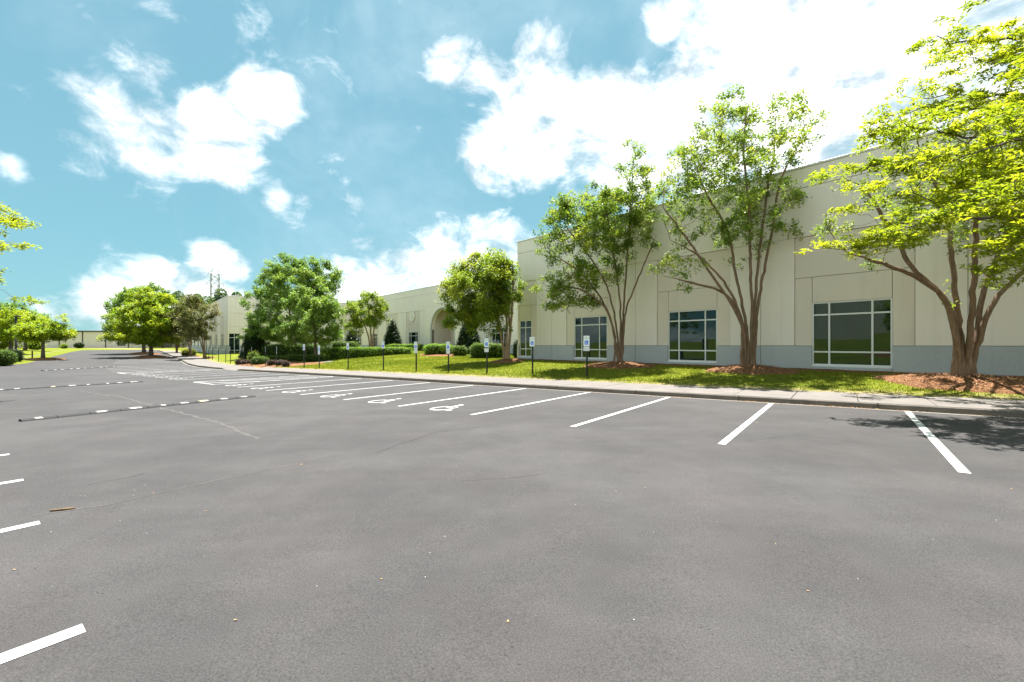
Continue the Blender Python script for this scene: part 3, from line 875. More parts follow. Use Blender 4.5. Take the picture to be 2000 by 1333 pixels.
    for sx, xa in ((-1, x0 + .01), (1, x1 - .01)):
        # corner triangle between the two fan rays that straddle the corner
        ca = math.atan2(zt - az_, sx * (x1 - ax - .01))
        th = [a for a in ang]
        lo = max([a for a in th if a <= ca], default=None); hi = min([a for a in th if a >= ca], default=None)
        def outer(a):
            c_, s_ = math.cos(a), math.sin(a); k_ = min((x1 - ax - .01) / max(abs(c_), 1e-6), (zt - az_) / max(s_, 1e-6))
            return (ax + k_ * c_, 7.76, az_ + k_ * s_)
        link_mesh('arch_panel', pymesh('arch_corner', [outer(lo), (xa, 7.76, zt), outer(hi)], [(0, 1, 2)]), LIGHT, root)
    panel('upper_panel', x0, x1, zt, Z_R2, .012, LIGHT, W2); panel('parapet_panel', x0, x1, Z_R2, Z_TOP, 0, LIGHT, W2)
    # blue-grey rounded trim round the arch
    path = [(ax - ar - .03, 7.72, -1)] + [(ax + (ar + .03) * math.cos(a), 7.72, az_ + (ar + .03) * math.sin(a)) for a in ang] + [(ax + ar + .03, 7.72, -1)]
    Vt, Ft = tube_vf(path, [.09] * len(path), 8)
    link_mesh('arch_trim', pymesh('arch_trim', Vt, Ft, True), PL, root)
    # porch behind the arch
    link_mesh('porch_wall', boxes_mesh('porch_wall', [(ax - ar - .3, ax - ar - .001, 8.27, 10.9, -1, 6.4), (ax + ar + .001, ax + ar + .3, 7.95, 10.9, -1, 6.4), (ax - ar, ax + ar, 10.7, 10.9, -1, 6.4), (ax - ar - .3, ax + ar + .3, 7.95, 10.9, 6.4, 6.6)]), DARK, root)
    link_mesh('porch_floor', boxes_mesh('porch_floor', [(ax - ar + .01, ax + ar - .01, 7.0, 10.69, 0.4, 0.88)]), MAT['concrete'], root)
    window(ax - 0.95, 1.3, 0.9, 3.4, 2.88, W2, (0, .5, 1.0)); window(ax + 0.95, 1.3, 0.9, 3.4, 2.88, W2, (0, .5, 1.0))
    bay(-17.95, -14.45, W2, False, 1.0)
    bay(-14.45, -8.25, W2, True)
    bay(-8.25, 0.0, W2, False, 2.4)
    # medallion on the bay left of the arch
    V = []; F = []
    cxm, czm = -29.7, 5.55
    for r_, y_ in ((.78, 7.77), (.78, 7.70), (.66, 7.70), (.62, 7.74), (.34, 7.74), (.30, 7.69), (.001, 7.69)):
        for a in np.linspace(0, 2 * math.pi, 28, endpoint=False): V.append((cxm + r_ * math.cos(a), y_, czm + r_ * math.sin(a)))
    for i in range(6):
        for j in range(28): F.append((i * 28 + j, i * 28 + (j + 1) % 28, (i + 1) * 28 + (j + 1) % 28, (i + 1) * 28 + j))
    link_mesh('medallion', pymesh('medallion', V, F), LIGHT, root)
    # left wing: return wall facing +x, then front face y=-9.84
    W3 = ('y', -53.65)
    y0, y1 = -9.84, 7.76
    w0, w1 = y0 + .12, y0 + 1.55
    panel('plinth_panel', w1, y1, -1, Z_PL, -.02, PL, W3); panel('plinth_panel', w0, w1, -1, .02, -.02, PL, W3); panel('plinth_panel', y0, w0, -1, Z_PL, -.02, PL, W3)
    panel('pilaster_panel', y0, w0, Z_PL, Z_BAY, 0, LIGHT, W3); panel('pilaster_panel', w1, w1 + .9, Z_PL, Z_BAY, 0, LIGHT, W3); panel('pilaster_panel', w0, w1, Z_WT, Z_BAY, 0, LIGHT, W3)
    window((w0 + w1) / 2, w1 - w0, 0.1, Z_WT, .07, W3, (0, .5, 1.0))
    yy = [w1 + .9, y0 + 5.2, y0 + 9.3, y0 + 13.4, y1]
    for a, b in zip(yy[:-1], yy[1:]): panel('pilaster_panel', a, b, Z_PL, Z_BAY, 0, LIGHT, W3)
    yy[0] = y0
    for a, b in zip(yy[:-1], yy[1:]):
        panel('upper_panel', a, b, Z_BAY, Z_R1 + .3, 0.01, LIGHT, W3); panel('parapet_panel', a, b, Z_R1 + .3, Z_TOP, 0, LIGHT, W3)
    W4 = ('x', -9.84)
    xs = -53.65
    panel('pilaster_panel', xs - 2.2, xs, Z_PL, Z_R1, 0, LIGHT, W4); panel('plinth_panel', xs - 2.2, xs, -1, Z_PL, -.02, PL, W4); panel('upper_panel', xs - 2.2, xs, Z_R1, Z_TOP, 0, LIGHT, W4)
    for k in range(9): bay(xs - 2.2 - pitch * (k + 1), xs - 2.2 - pitch * k, W4, True, simple=True)
    xw = xs - 2.2 - pitch * 9
    # structural core, roof and coping
    zc = Z_TOP - .45
    link_mesh('core_wall', boxes_mesh('core_wall', [(0.06, xe, 0.30, 55, -1, zc), (ax + ar + .32, 0.06, 8.06, 54, -1, zc), (-54.0, ax - ar - .32, 8.06, 54.2, -1, zc), (ax - ar - .32, ax + ar + .32, 10.92, 54, -1, zc), (ax - ar - .31, ax + ar + .31, 8.3, 10.9, 6.62, zc - .01), (xw + .03, -54.0, -9.54, 54.4, -1, zc)]), MAT['joint'], root)
    link_mesh('roof', boxes_mesh('roof', [(0.1, xe - .05, .2, 54.9, zc + .004, zc + .06), (-53.7, 0.1, 7.95, 53.9, zc + .004, zc + .055), (xw + .1, -53.8, -9.6, 54.3, zc + .004, zc + .05)]), MAT['roof'], root)
    cop = [(-.03, xe, -.03, .26, Z_TOP, Z_TOP + .09), (-53.6, -.04, 7.73, 8.02, Z_TOP, Z_TOP + .09), (xw, -53.59, -9.87, -9.58, Z_TOP, Z_TOP + .09), (-53.91, -53.62, -9.57, 7.72, Z_TOP, Z_TOP + .09), (-.03, .26, .27, 7.72, Z_TOP, Z_TOP + .09)]
    for c in cop: link_mesh('coping', boxes_mesh('coping', [c], .01), MAT['coping'], root)
    # side faces that only another viewpoint would see
    panel_side = boxes_mesh('end_wall', [(-.04, .1, .2, 7.7, -1, Z_TOP)]); link_mesh('end_wall', panel_side, LIGHT, root)
    link_mesh('end_wall', boxes_mesh('end_wall', [(xe + .001, xe + .16, 0, 55, -1, Z_TOP)]), LIGHT, root)
    return root
build_office()

# ------------------------------------------------------------------ far warehouse, pylon, building over the bank
def build_warehouse():
    p = at_depth(60, 675, 150); gz = float(height(p.x, p.y))
    root = empty('warehouse', (p.x, p.y, gz), math.radians(6))
    tag(root, 'long low beige warehouse with dark roof edge beyond the grass field', 'warehouse')
    H = 5.6
    n = 9; w = 7.4
    for i in range(n):
        x0 = -28 + i * w
        me = boxes_mesh('wall_panel', [(x0 + .15, x0 + w - .15, 0, .3, -1, H)]); link_mesh('wall_panel', me, MAT['warehouse'], root)
        link_mesh('downpipe', boxes_mesh('downpipe', [(x0 - .15, x0 + .15, -.12, .3, -1, H)]), MAT['darktrim'], root)
    link_mesh('roof_edge', boxes_mesh('roof_edge', [(-28.2, -28 + n * w + .2, -.35, .5, H, H + .42)]), MAT['darktrim'], root)
    link_mesh('roof', boxes_mesh('roof', [(-28, -28 + n * w, .3, 30, -1, H + .2)]), MAT['joint'], root)
    # barred loading window
    wx = 27.5
    f = link_mesh('window', boxes_mesh('window', [(wx, wx + 2.9, -.05, .28, 0.75, 1.95)]), MAT['dark'], root)
    for i in range(4): link_mesh('mullion', boxes_mesh('mullion', [(wx + i * .93 , wx + i * .93 + .1, -.1, -.051, .75, 1.95)]), MAT['alu'], f)
    link_mesh('transom', boxes_mesh('transom', [(wx, wx + 2.9, -.12, -.101, 1.3, 1.4)]), MAT['alu'], f)
build_warehouse()

def build_pylon():
    p = at_depth(420, 640, 240)
    root = empty('power_pylon', (p.x, p.y, 0), 0.5)
    tag(root, 'grey steel lattice power pylon rising behind the white wing', 'pylon')
    def member(name, segs, r):
        V = []; F = []
        for a, b in segs:
            v, f = bar_vf(a, b, r); n = len(V); V += v; F += [tuple(i + n for i in q) for q in f]
        return link_mesh(name, pymesh(name, V, F), MAT['steel'], root)
    H = 43.0
    def half(z):
        return 4.6 - (4.6 - 1.9) * min(z / 26.0, 1.0)
    cor = [(-1, -1), (1, -1), (1, 1), (-1, 1)]
    lv = [0, 8, 15, 21, 26, 30, 34, 38, 41]
    for cx_, cy_ in cor: member('leg', [((cx_ * half(a), cy_ * half(a), a), (cx_ * half(b), cy_ * half(b), b)) for a, b in zip(lv[:-1], lv[1:])], .21)
    for a, b in zip(lv[:-1], lv[1:]):
        seg = []
        for i in range(4):
            c0, c1 = cor[i], cor[(i + 1) % 4]
            pa = (c0[0] * half(a), c0[1] * half(a), a); pb = (c1[0] * half(b), c1[1] * half(b), b)
            pc = (c1[0] * half(a), c1[1] * half(a), a); pd = (c0[0] * half(b), c0[1] * half(b), b)
            seg += [(pa, pb), (pc, pd), (pd, pb)]
        member('bracing', seg, .14)
    for z, w in ((30, 4.6), (36, 3.8), (41, 3.2)):
        member('cross_arm', [((-w, 0, z), (w, 0, z)), ((-w, 0, z), (-1.9, 0, z + 1.8)), ((w, 0, z), (1.9, 0, z + 1.8)), ((-w, 0, z), (-1.9, 1.9, z)), ((w, 0, z), (1.9, 1.9, z))], .1)
        for sx in (-1, 1): member('insulator', [((sx * w, 0, z), (sx * w, 0, z - 1.6))], .12)
    member('peak', [((sx * 1.9, sy * 1.9, 41), (sx * .9, 0, 44.5)) for sx in (-1, 1) for sy in (-1, 1)], .1)
build_pylon()

def build_opposite():
    # stands over the grass bank behind the viewpoint; seen only in the window glass
    X, Y = xy(2, -34)
    root = empty('opposite_building', (X, Y, float(height(X, Y))), math.atan2(A_[1], A_[0]))
    tag(root, 'pale grey industrial building above the grass bank, reflected in the windows', 'building')
    for i in range(10):
        x0 = -36 + i * 7.2
        link_mesh('wall_panel', boxes_mesh('wall_panel', [(x0 + .02, x0 + 7.18, -.3, 0, -2, 7)], .01), MAT['warehouse'], root)
    for i in range(4):
        link_mesh('downpipe', boxes_mesh('downpipe', [(-30 + i * 18, -29.8 + i * 18, -.5, -.301, -1, 7)]), MAT['darktrim'], root)
    link_mesh('roof', boxes_mesh('roof', [(-36, 36, .001, 18, -2, 6.9)]), MAT['roof'], root)
    link_mesh('roof_edge', boxes_mesh('roof_edge', [(-36, 36, -.4, 0.2, 7.001, 7.3)]), MAT['darktrim'], root)
build_opposite()

# ------------------------------------------------------------------ accessible-parking signs
def text_mesh(body, size, name):
    cu = bpy.data.curves.new(name, 'FONT'); cu.body = body; cu.size = size; cu.align_x = 'CENTER'; cu.align_y = 'CENTER'
    ob = bpy.data.objects.new(name, cu); col.objects.link(ob)
    dg = bpy.context.evaluated_depsgraph_get(); dg.update()
    me = bpy.data.meshes.new_from_object(ob.evaluated_get(dg))
    bpy.data.objects.remove(ob); bpy.data.curves.remove(cu)
    for v in me.vertices: v.co = (v.co.x, 0.0, v.co.y)
    return me
TXT = text_mesh('RESERVED\nPARKING', 0.062, 'lettering'); TXT.materials.append(MAT['signgreen'])
def sign_meshes():
    M = {}
    V = []; F = []
    for poly in ISO:
        b = len(V)
        for px, py in poly: V.append(((px - .5) * .135, 0, (py - .5) * .135))
        F.append(tuple(range(b, len(V))))
    M['iso'] = pymesh('wheelchair_emblem', V, F); M['iso'].materials.append(MAT['signwhite'])
    def rounded(w, h, y0, y1, r=.02):
        pts = []
        for cx_, cz_, a0 in ((w / 2 - r, h / 2 - r, 0), (-w / 2 + r, h / 2 - r, 90), (-w / 2 + r, -h / 2 + r, 180), (w / 2 - r, -h / 2 + r, 270)):
            for a in (0, 45, 90): pts.append((cx_ + r * math.cos(math.radians(a0 + a)), cz_ + r * math.sin(math.radians(a0 + a))))
        n = len(pts); V = [(x, y0, z) for x, z in pts] + [(x, y1, z) for x, z in pts]
        F = [tuple(range(n)), tuple(reversed(range(n, 2 * n)))] + [(i, n + i, n + (i + 1) % n, (i + 1) % n) for i in range(n)]
        me = pymesh('sign_panel', V, F)
        bm = bmesh.new(); bm.from_mesh(me); bmesh.ops.recalc_face_normals(bm, faces=bm.faces[:]); bm.to_mesh(me); bm.free()
        return me
    M['panel'] = rounded(.305, .47, -.034, -.030); M['panel'].materials.append(MAT['signwhite'])
    M['plate'] = rounded(.305, .20, -.034, -.030); M['plate'].materials.append(MAT['signgrey'])
    M['blue'] = rounded(.185, .185, -.0365, -.035, .01); M['blue'].materials.append(MAT['signblue'])
    fr = []
    w, h, t = .285, .45, .006
    M['border'] = boxes_mesh('border', [(-w / 2, w / 2, -.0362, -.035, h / 2 - t, h / 2), (-w / 2, w / 2, -.0362, -.035, -h / 2, -h / 2 + t), (-w / 2, -w / 2 + t, -.0362, -.035, -h / 2 + t, h / 2 - t), (w / 2 - t, w / 2, -.0362, -.035, -h / 2 + t, h / 2 - t)]); M['border'].materials.append(MAT['signgreen'])
    # U-channel post
    def post(H):
        me = boxes_mesh('post', [(-.028, .028, -.028, -.022, -.3, H), (-.028, -.020, -.022, .02, -.3, H), (.020, .028, -.022, .02, -.3, H), (-.042, -.028, .012, .02, -.3, H), (.028, .042, .012, .02, -.3, H)])
        me.materials.append(MAT['post']); return me
    M['post'] = post
    M['bolt'] = boxes_mesh('bolt', [(-.008, .008, -.040, -.030, -.008, .008)], .003); M['bolt'].materials.append(MAT['steel'])
    return M
SM = sign_meshes()
FACE = math.atan2(N_[1], N_[0]) - math.pi / 2        # local -y looks from the walk towards the stalls
def build_sign(p, H, plate, label, yaw=0.0, group='accessible parking signs along the walk', lean=0.0, panel=True):
    root = empty('parking_sign', p, FACE + yaw); root.rotation_euler = (lean, lean * .6, FACE + yaw)
    tag(root, label, 'parking sign', group)
    link_mesh('post', SM['post'](H), None, root)
    zc = H - .235 + .02
    pn = link_mesh('sign_panel', SM['panel'], None, root, (0, 0, zc))
    link_mesh('border', SM['border'], None, pn)
    link_mesh('lettering', TXT, None, pn, (0, -.0366, .12))
    bl = link_mesh('emblem_square', SM['blue'], None, pn, (0, 0, -.075))
    link_mesh('wheelchair_emblem', SM['iso'], None, bl, (0, -.0375, 0))
    for dz in (.205, -.205): link_mesh('bolt', SM['bolt'], None, pn, (0, 0, dz))
    if plate: link_mesh('lower_plate', SM['plate'], None, root, (0, 0, zc - .235 - .10 - plate))
    return root
SIGNS = [  # base pixel, height px, plate gap, label
    (1146, 736, 79, .012, 'parking sign with lower plate in front of the window left of a mulched tree', 0.0),
    (1040, 729.5, 70, 0, 'parking sign without lower plate nearest the corner window of the near wing', 0.0),
    (951, 729, 67, .06, 'parking sign with a gap above its white lower plate beside the pale-barked tree', 0.0),
    (876, 727.5, 59, .012, 'parking sign with lower plate in front of the clipped box hedge and ball shrub', 0.0),
    (813, 725.5, 57, .012, 'parking sign with grey lower plate in front of the window beside the medallion bay', 0.0),
    (749, 723.5, 56, 0, 'parking sign without lower plate in front of the conical magnolia', 0.0),
    (680, 721.5, 51, 0, 'parking sign without lower plate in front of the square hedge behind the long low hedge', 0.0),
    (623.5, 719.5, 44, .012, 'parking sign with lower plate beside the right-hand maple trunk', 0.0),
    (594, 719, 46, 0, 'parking sign between the two maple trunks beside the mulch edge', 0.05)]
for x, y, h, pl, lab, yaw in SIGNS:
    p = at(x, y)
    build_sign(p, h * p.y / FPX, pl, lab, yaw, lean=random.Random(x).uniform(-.015, .015))
for x, y, h in ((541, 717.5, 38), (519, 717, 37), (492, 716, 35)):
    p = at(x, y, zmax=80)
    build_sign(p, h * p.y / FPX + .1, .012 if x == 541 else 0, 'slender parking sign with lower plate among the low shrubs' if x == 541 else 'slender parking sign without lower plate among the low shrubs by the dropped kerb', -0.35, 'parking signs among the low shrubs')
for x, y, h in ((476, 709, 30), (450, 711, 33), (441, 709, 31), (427, 707, 29), (415, 704, 27), (408, 702.5, 26), (403, 701, 25)):
    p = at(x, y, zmax=90)
    build_sign(p, min(2.0, h * p.y / FPX), 0, 'slender parking sign on the grass in front of the white wing', -0.55, 'parking signs before the white wing')


# ------------------------------------------------------------------ vegetation
def leaf_quads(C, rng, L, W, axis=None, ax_w=0.0, up=0.35, Lvar=0.35):
    """diamond leaves: C (n,3) centres -> verts, faces"""
    n = len(C)
    a = rng.normal(size=(n, 3)); a /= np.linalg.norm(a, axis=1, keepdims=True)
    if axis is not None: a = a * (1 - ax_w) + axis * ax_w
    a[:, 2] *= 0.7
    a /= np.linalg.norm(a, axis=1, keepdims=True) + 1e-9
    nr = rng.normal(size=(n, 3)); nr[:, 2] = np.abs(nr[:, 2]) + up * 2
    b = np.cross(nr, a); b /= np.linalg.norm(b, axis=1, keepdims=True) + 1e-9
    l = (L * (1 + Lvar * rng.uniform(-1, 1, n)))[:, None]; w = (W * (1 + Lvar * rng.uniform(-1, 1, n)))[:, None]
    nn = np.cross(a, b)
    V = np.empty((n, 4, 3))
    V[:, 0] = C - a * l / 2; V[:, 1] = C + b * w / 2 + nn * w * .12; V[:, 2] = C + a * l / 2 - nn * l * .08; V[:, 3] = C - b * w / 2 + nn * w * .12
    F = np.arange(n * 4).reshape(n, 4)
    return V.reshape(-1, 3), F

def sample_lobes(lobes, n, rng, shell=0.0):
    """random points in a union of ellipsoids (c, r); shell>0 pushes points outwards"""
    vol = np.array([r[0] * r[1] * r[2] for c, r in lobes]); cnt = rng.multinomial(n, vol / vol.sum())
    out = []
    for (c, r), k in zip(lobes, cnt):
        d = rng.normal(size=(k, 3)); d /= np.linalg.norm(d, axis=1, keepdims=True)
        rad = rng.random(k) ** (1 / 3)
        rad = shell + (1 - shell) * rad
        out.append(np.array(c) + d * rad[:, None] * np.array(r))
    return np.concatenate(out)

def colonize(paths, A, step, dk, iters=90, trop=(0, 0, 0.0), rng=None, di=None):
    """space colonisation: paths = seed polylines [(first parent idx or -1, pts)]. returns pos, parent, tip node per attractor"""
    pos = []; par = []
    for p0, pts in paths:
        prev = p0
        for p in pts:
            pos.append(np.array(p, float)); par.append(prev); prev = len(pos) - 1
    maxn = 9000
    P = np.zeros((maxn, 3)); n = len(pos); P[:n] = pos
    near = np.zeros(len(A), int); dist = np.full(len(A), 1e9)
    growable = np.ones(maxn, bool)
    def upd(i0, i1):
        for j0 in range(i0, i1, 256):
            j1 = min(i1, j0 + 256)
            D = np.linalg.norm(A[:, None, :] - P[None, j0:j1, :], axis=2)
            D = np.where(growable[None, j0:j1], D, 1e9)
            k = D.argmin(1); m = D[np.arange(len(A)), k]
            b = m < dist
            dist[b] = m[b]; near[b] = k[b] + j0
    # the lowest part of each seed does not branch
    c = 0
    for p0, pts in paths:
        k = int(len(pts) * 0.42)
        growable[c:c + k] = False; c += len(pts)
    upd(0, n)
    alive = np.ones(len(A), bool); tip = np.full(len(A), -1)
    nchild = np.zeros(maxn, int)
    tr = np.array(trop)
    for it in range(iters):
        act = alive if di is None else alive & (dist < di)
        if not act.any(): break
        idx = near[act]
        v = A[act] - P[idx]; v /= np.linalg.norm(v, axis=1, keepdims=True) + 1e-9
        S = np.zeros((n, 3)); np.add.at(S, idx, v)
        src = np.unique(idx); src = src[nchild[src] < 3]
        if len(src) == 0: break
        d = S[src]; d /= np.linalg.norm(d, axis=1, keepdims=True) + 1e-9
        d = d + tr + rng.normal(size=d.shape) * 0.16
        d /= np.linalg.norm(d, axis=1, keepdims=True) + 1e-9
        if n + len(src) >= maxn: break
        P[n:n + len(src)] = P[src] + d * step
        par += list(src); nchild[src] += 1
        n0 = n; n += len(src)
        upd(n0, n)
        k = alive & (dist < dk); tip[k] = near[k]; alive &= ~k
    return P[:n].copy(), np.array(par), tip

def skeleton_mesh(P, par, r_tip, r_base, root_ids, kmin=3, kmax=8, flare=0.0, rmin_draw=0.0, seed_len=None):
    n = len(P)
    ch = [[] for _ in range(n)]
    for i, p in enumerate(par):
        if p >= 0: ch[p].append(i)
    tips = np.zeros(n)
    for i in range(n - 1, -1, -1):
        if not ch[i]: tips[i] = 1
        if par[i] >= 0: tips[par[i]] += tips[i]
    out = {}
    rad = np.zeros(n)
    rootof = np.arange(n)
    for i in range(n):
        if par[i] >= 0: rootof[i] = rootof[par[i]]
    for r in root_ids:
        sel = rootof == r
        ex = math.log(max(r_base / r_tip, 1.01)) / math.log(max(tips[r], 2))
        rad[sel] = r_tip * tips[sel] ** ex
    if seed_len:
        for r, m in zip(root_ids, seed_len):
            fr = np.arange(m) / max(1, m - 1)
            rad[r:r + m] = np.maximum(rad[r:r + m], r_base * (1 - .86 * fr ** .85))
            rad[r:r + m] = np.minimum(rad[r:r + m], r_base * (1.02 - .45 * fr))
    meshes = []
    for r in root_ids:
        V = []; F = []
        stack = [(r, -1)]
        while stack:
            s, p0 = stack.pop()
            chain = [s]; c = s
            while ch[c]:
                k = max(ch[c], key=lambda j: tips[j])
                for j in ch[c]:
                    if j != k: stack.append((j, c))
                c = k; chain.append(c)
            pts = [P[i] for i in chain]; rr = [rad[i] for i in chain]
            if p0 >= 0: pts = [P[p0]] + pts; rr = [rr[0]] + rr
            elif flare > 0: 
                rr[0] *= 1 + flare
                if len(rr) > 1: rr[1] *= 1 + flare * .35
            if rr[0] < rmin_draw or len(pts) < 2: continue
            k = int(np.clip(3 + rr[0] / 0.018, kmin, kmax))
            v, f = tube_vf(pts, rr, k, cap=False); b = len(V)
            V += v; F += [tuple(i + b for i in q) for q in f]
        meshes.append((V, F))
    return meshes, rad

def smooth_path(pts, step=0.35, rng=None, jit=0.0):
    pts = [np.array(p, float) for p in pts]
    # Catmull-Rom
    out = []
    Q = [2 * pts[0] - pts[1]] + pts + [2 * pts[-1] - pts[-2]]
    for i in range(1, len(Q) - 2):
        p0, p1, p2, p3 = Q[i - 1:i + 3]
        m = max(1, int(np.linalg.norm(p2 - p1) / step))
        for k in range(m):
            t = k / m
            out.append(0.5 * ((2 * p1) + (-p0 + p2) * t + (2 * p0 - 5 * p1 + 4 * p2 - p3) * t * t + (-p0 + 3 * p1 - 3 * p2 + p3) * t ** 3))
    out.append(pts[-1])
    if rng is not None and jit > 0:
        for i in range(1, len(out)): out[i] = out[i] + rng.normal(size=3) * jit
    return out

def keep_front(P, gap=.35, top=9.1):
    """branches grow away from the building: fold points that fall inside it back in front of its faces"""
    P = np.array(P, float)
    q, y = qy(P[:, 0], P[:, 1])
    lim = np.where(q > 0, 0.0, np.where(q > -53.65, 7.76, -9.84)) - gap
    bad = (y > lim) & (P[:, 2] < top)
    y2 = np.where(bad, lim - np.minimum((y - lim) * .6, 1.6), y)
    X, Y = qxy(q, y2)
    P[:, 0] = np.where(bad, X, P[:, 0]); P[:, 1] = np.where(bad, Y, P[:, 1])
    return P

def make_tree(name, label, base, stems, lobes, leafmat, bark, seed, n_attr=500, step=0.3, dk=0.45, leaves_per=16, spread=0.3, L=0.11, W=0.06,
              r_base=0.12, r_tip=0.008, group=None, cat='tree', shell=0.0, ax_w=0.3, flat=1.0, extra=None, top_light=True, flare=.35, trop=(0, 0, .06), rmin=0.0, droop=0.0, up=0.6, clumps=None, clump_r=.45):
    """stems: seed polylines in world coordinates, lobes: ellipsoids in world coordinates"""
    rng = np.random.default_rng(seed)
    base = Vector(base); b = np.array(base)
    root = empty(name, base); tag(root, label, cat, group)
    if clumps:
        CC = sample_lobes(lobes, clumps, rng, shell)
        per = max(3, n_attr // clumps)
        size = rng.uniform(.6, 1.35, clumps)
        ci = np.repeat(np.arange(clumps), per)
        o_ = rng.normal(size=(len(ci), 3)); o_ /= np.linalg.norm(o_, axis=1, keepdims=True); o_ *= (rng.random(len(ci)) ** .4)[:, None] * np.array([1, 1, flat * .7])
        A = CC[ci] + o_ * clump_r * size[ci][:, None]
        ccol = rng.random(clumps)[ci]
    else:
        A = sample_lobes(lobes, n_attr, rng, shell); ccol = rng.random(len(A))
    A = keep_front(A, .3)
    paths = []; roots = []; c = 0
    for sp in stems:
        pp = list(keep_front(smooth_path(list(keep_front(sp, .3)), step, rng, 0.012), .25))
        paths.append((-1, pp)); roots.append(c); c += len(pp)
    P, par, tip = colonize(paths, A, step, dk, rng=rng, trop=trop)
    ok = tip >= 0
    meshes, rad = skeleton_mesh(P - b, par, r_tip, r_base, roots, flare=flare, rmin_draw=rmin, seed_len=[len(pp) for _, pp in paths])
    for V, F in meshes:
        if F: link_mesh('trunk' if len(meshes) == 1 else 'stem', pymesh('trunk', V, F, True), bark, root)
    # leaf clusters along every terminal shoot
    cent = np.concatenate([P[tip[ok]] * .5 + A[ok] * .5, A[ok]]); ccol = np.concatenate([ccol[ok], ccol[ok]])
    if extra is not None: cent = np.concatenate([cent, extra]); ccol = np.concatenate([ccol, np.full(len(extra), .7)])
    k = np.maximum(1, rng.poisson(leaves_per, len(cent)))
    I = np.repeat(np.arange(len(cent)), k)
    off = rng.normal(size=(len(I), 3)); off /= np.linalg.norm(off, axis=1, keepdims=True)
    off *= (rng.random(len(I)) ** .45)[:, None] * spread * 1.5 * np.array([1, 1, flat])
    C = cent[I] + off
    C = keep_front(C, .06)
    ax = off / (np.linalg.norm(off, axis=1, keepdims=True) + 1e-9)
    V, F = leaf_quads(C, rng, L, W, ax, ax_w, up=up)
    cl = ccol[I]
    zmin, zmax = C[:, 2].min(), C[:, 2].max()
    # leaf tone: random by clump and leaf, paler away from the cluster centre
    at_ = np.clip(0.08 + 0.50 * cl + 0.28 * rng.random(len(I)) + 0.15 * (np.linalg.norm(off, axis=1) / (spread * 1.6)), 0, 1)
    me = npmesh('crown', V - b, F, at_)
    link_mesh('crown', me, leafmat, root)
    return root

def px_path(pts, Z, dz, rng, z_end):
    """pixel polyline at depth Z drifting by dz metres towards its end"""
    n = len(pts)
    return [tuple(at_depth(x, y, Z + dz * (i / max(1, n - 1)) ** 1.2)) for i, (x, y) in enumerate(pts)]

def px_lobes(l, Z, dscale=0.9):
    out = []
    for x, y, rx, ry, *rest in l:
        dd = rest[0] if rest else 0.0
        p = at_depth(x, y, Z + dd); k = (Z + dd) / FPX
        out.append((tuple(p), (rx * k, max(rx, ry * .7) * k * dscale, ry * k)))
    return out

def mulch_mound(p, r, h, label, seed=0, squash=1.0, rot=0.0, chips=500, dark=False):
    rng = np.random.default_rng(seed)
    na, nr = 40, 12
    V = [(0, 0, h + float(height(p.x, p.y)) - p.z)]; F = []
    ph = rng.uniform(0, 6.28, 4)
    for i in range(1, nr + 1):
        for j in range(na):
            a = 2 * math.pi * j / na
            rr = r * i / nr * (1 + .10 * math.sin(2 * a + ph[0]) + .06 * math.sin(5 * a + ph[1]) + .04 * math.sin(9 * a + ph[2]))
            x, y = rr * math.cos(a), rr * math.sin(a) * squash
            x, y = x * math.cos(rot) - y * math.sin(rot), x * math.sin(rot) + y * math.cos(rot)
            f = i / nr
            z = h * (1 - f * f) ** 1.3 + rng.normal() * .012 + .03 * (f < .95) - .06 * (f > .99)
            V.append((x, y, z + float(height(p.x + x, p.y + y)) - p.z))
    for j in range(na): F.append((0, 1 + j, 1 + (j + 1) % na))
    for i in range(nr - 1):
        for j in range(na):
            a0 = 1 + i * na; F.append((a0 + j, a0 + na + j, a0 + na + (j + 1) % na, a0 + (j + 1) % na))
    o = link_mesh('mulch_bed', pymesh('mulch_bed', V, F, True), MAT['mulch'], None, p)
    tag(o, label, 'mulch', kind='stuff')
    if chips:
        Va = np.array(V); k = rng.integers(0, len(Va), chips)
        C = Va[k] + np.concatenate([rng.normal(size=(chips, 2)) * r / 14, rng.uniform(.0, .03, (chips, 1))], 1)
        Vc, Fc = leaf_quads(C, rng, .07, .022, up=1.5)
        link_mesh('mulch_chips', npmesh('mulch_chips', Vc, Fc, rng.random(chips)), MAT['chip'], o)['kind'] = 'stuff'
    return o

# --- the crepe myrtles in front of the near wing
def wallZ(x): return 23770.0 / (x - 250.0)
def myrtle(x, y, Z, stems, lobes, label, seed, leafmat, bark, **kw):
    rng = np.random.default_rng(seed)
    gx = (x - CX) / FPX * Z; gz = float(height(gx, Z))
    # stems start on the mound
    base = Vector((gx, Z, gz + kw.pop('mound', .16)))
    S = []
    for i, (pts, dz) in enumerate(stems):
        pp = px_path(pts, Z, dz, rng, 0)
        S.append([(pp[0][0], pp[0][1] + rng.uniform(-.06, .06), base.z - .12)] + pp)
    return make_tree('crepe_myrtle', label, base, S, px_lobes(lobes, Z), leafmat, bark, seed, **kw), base

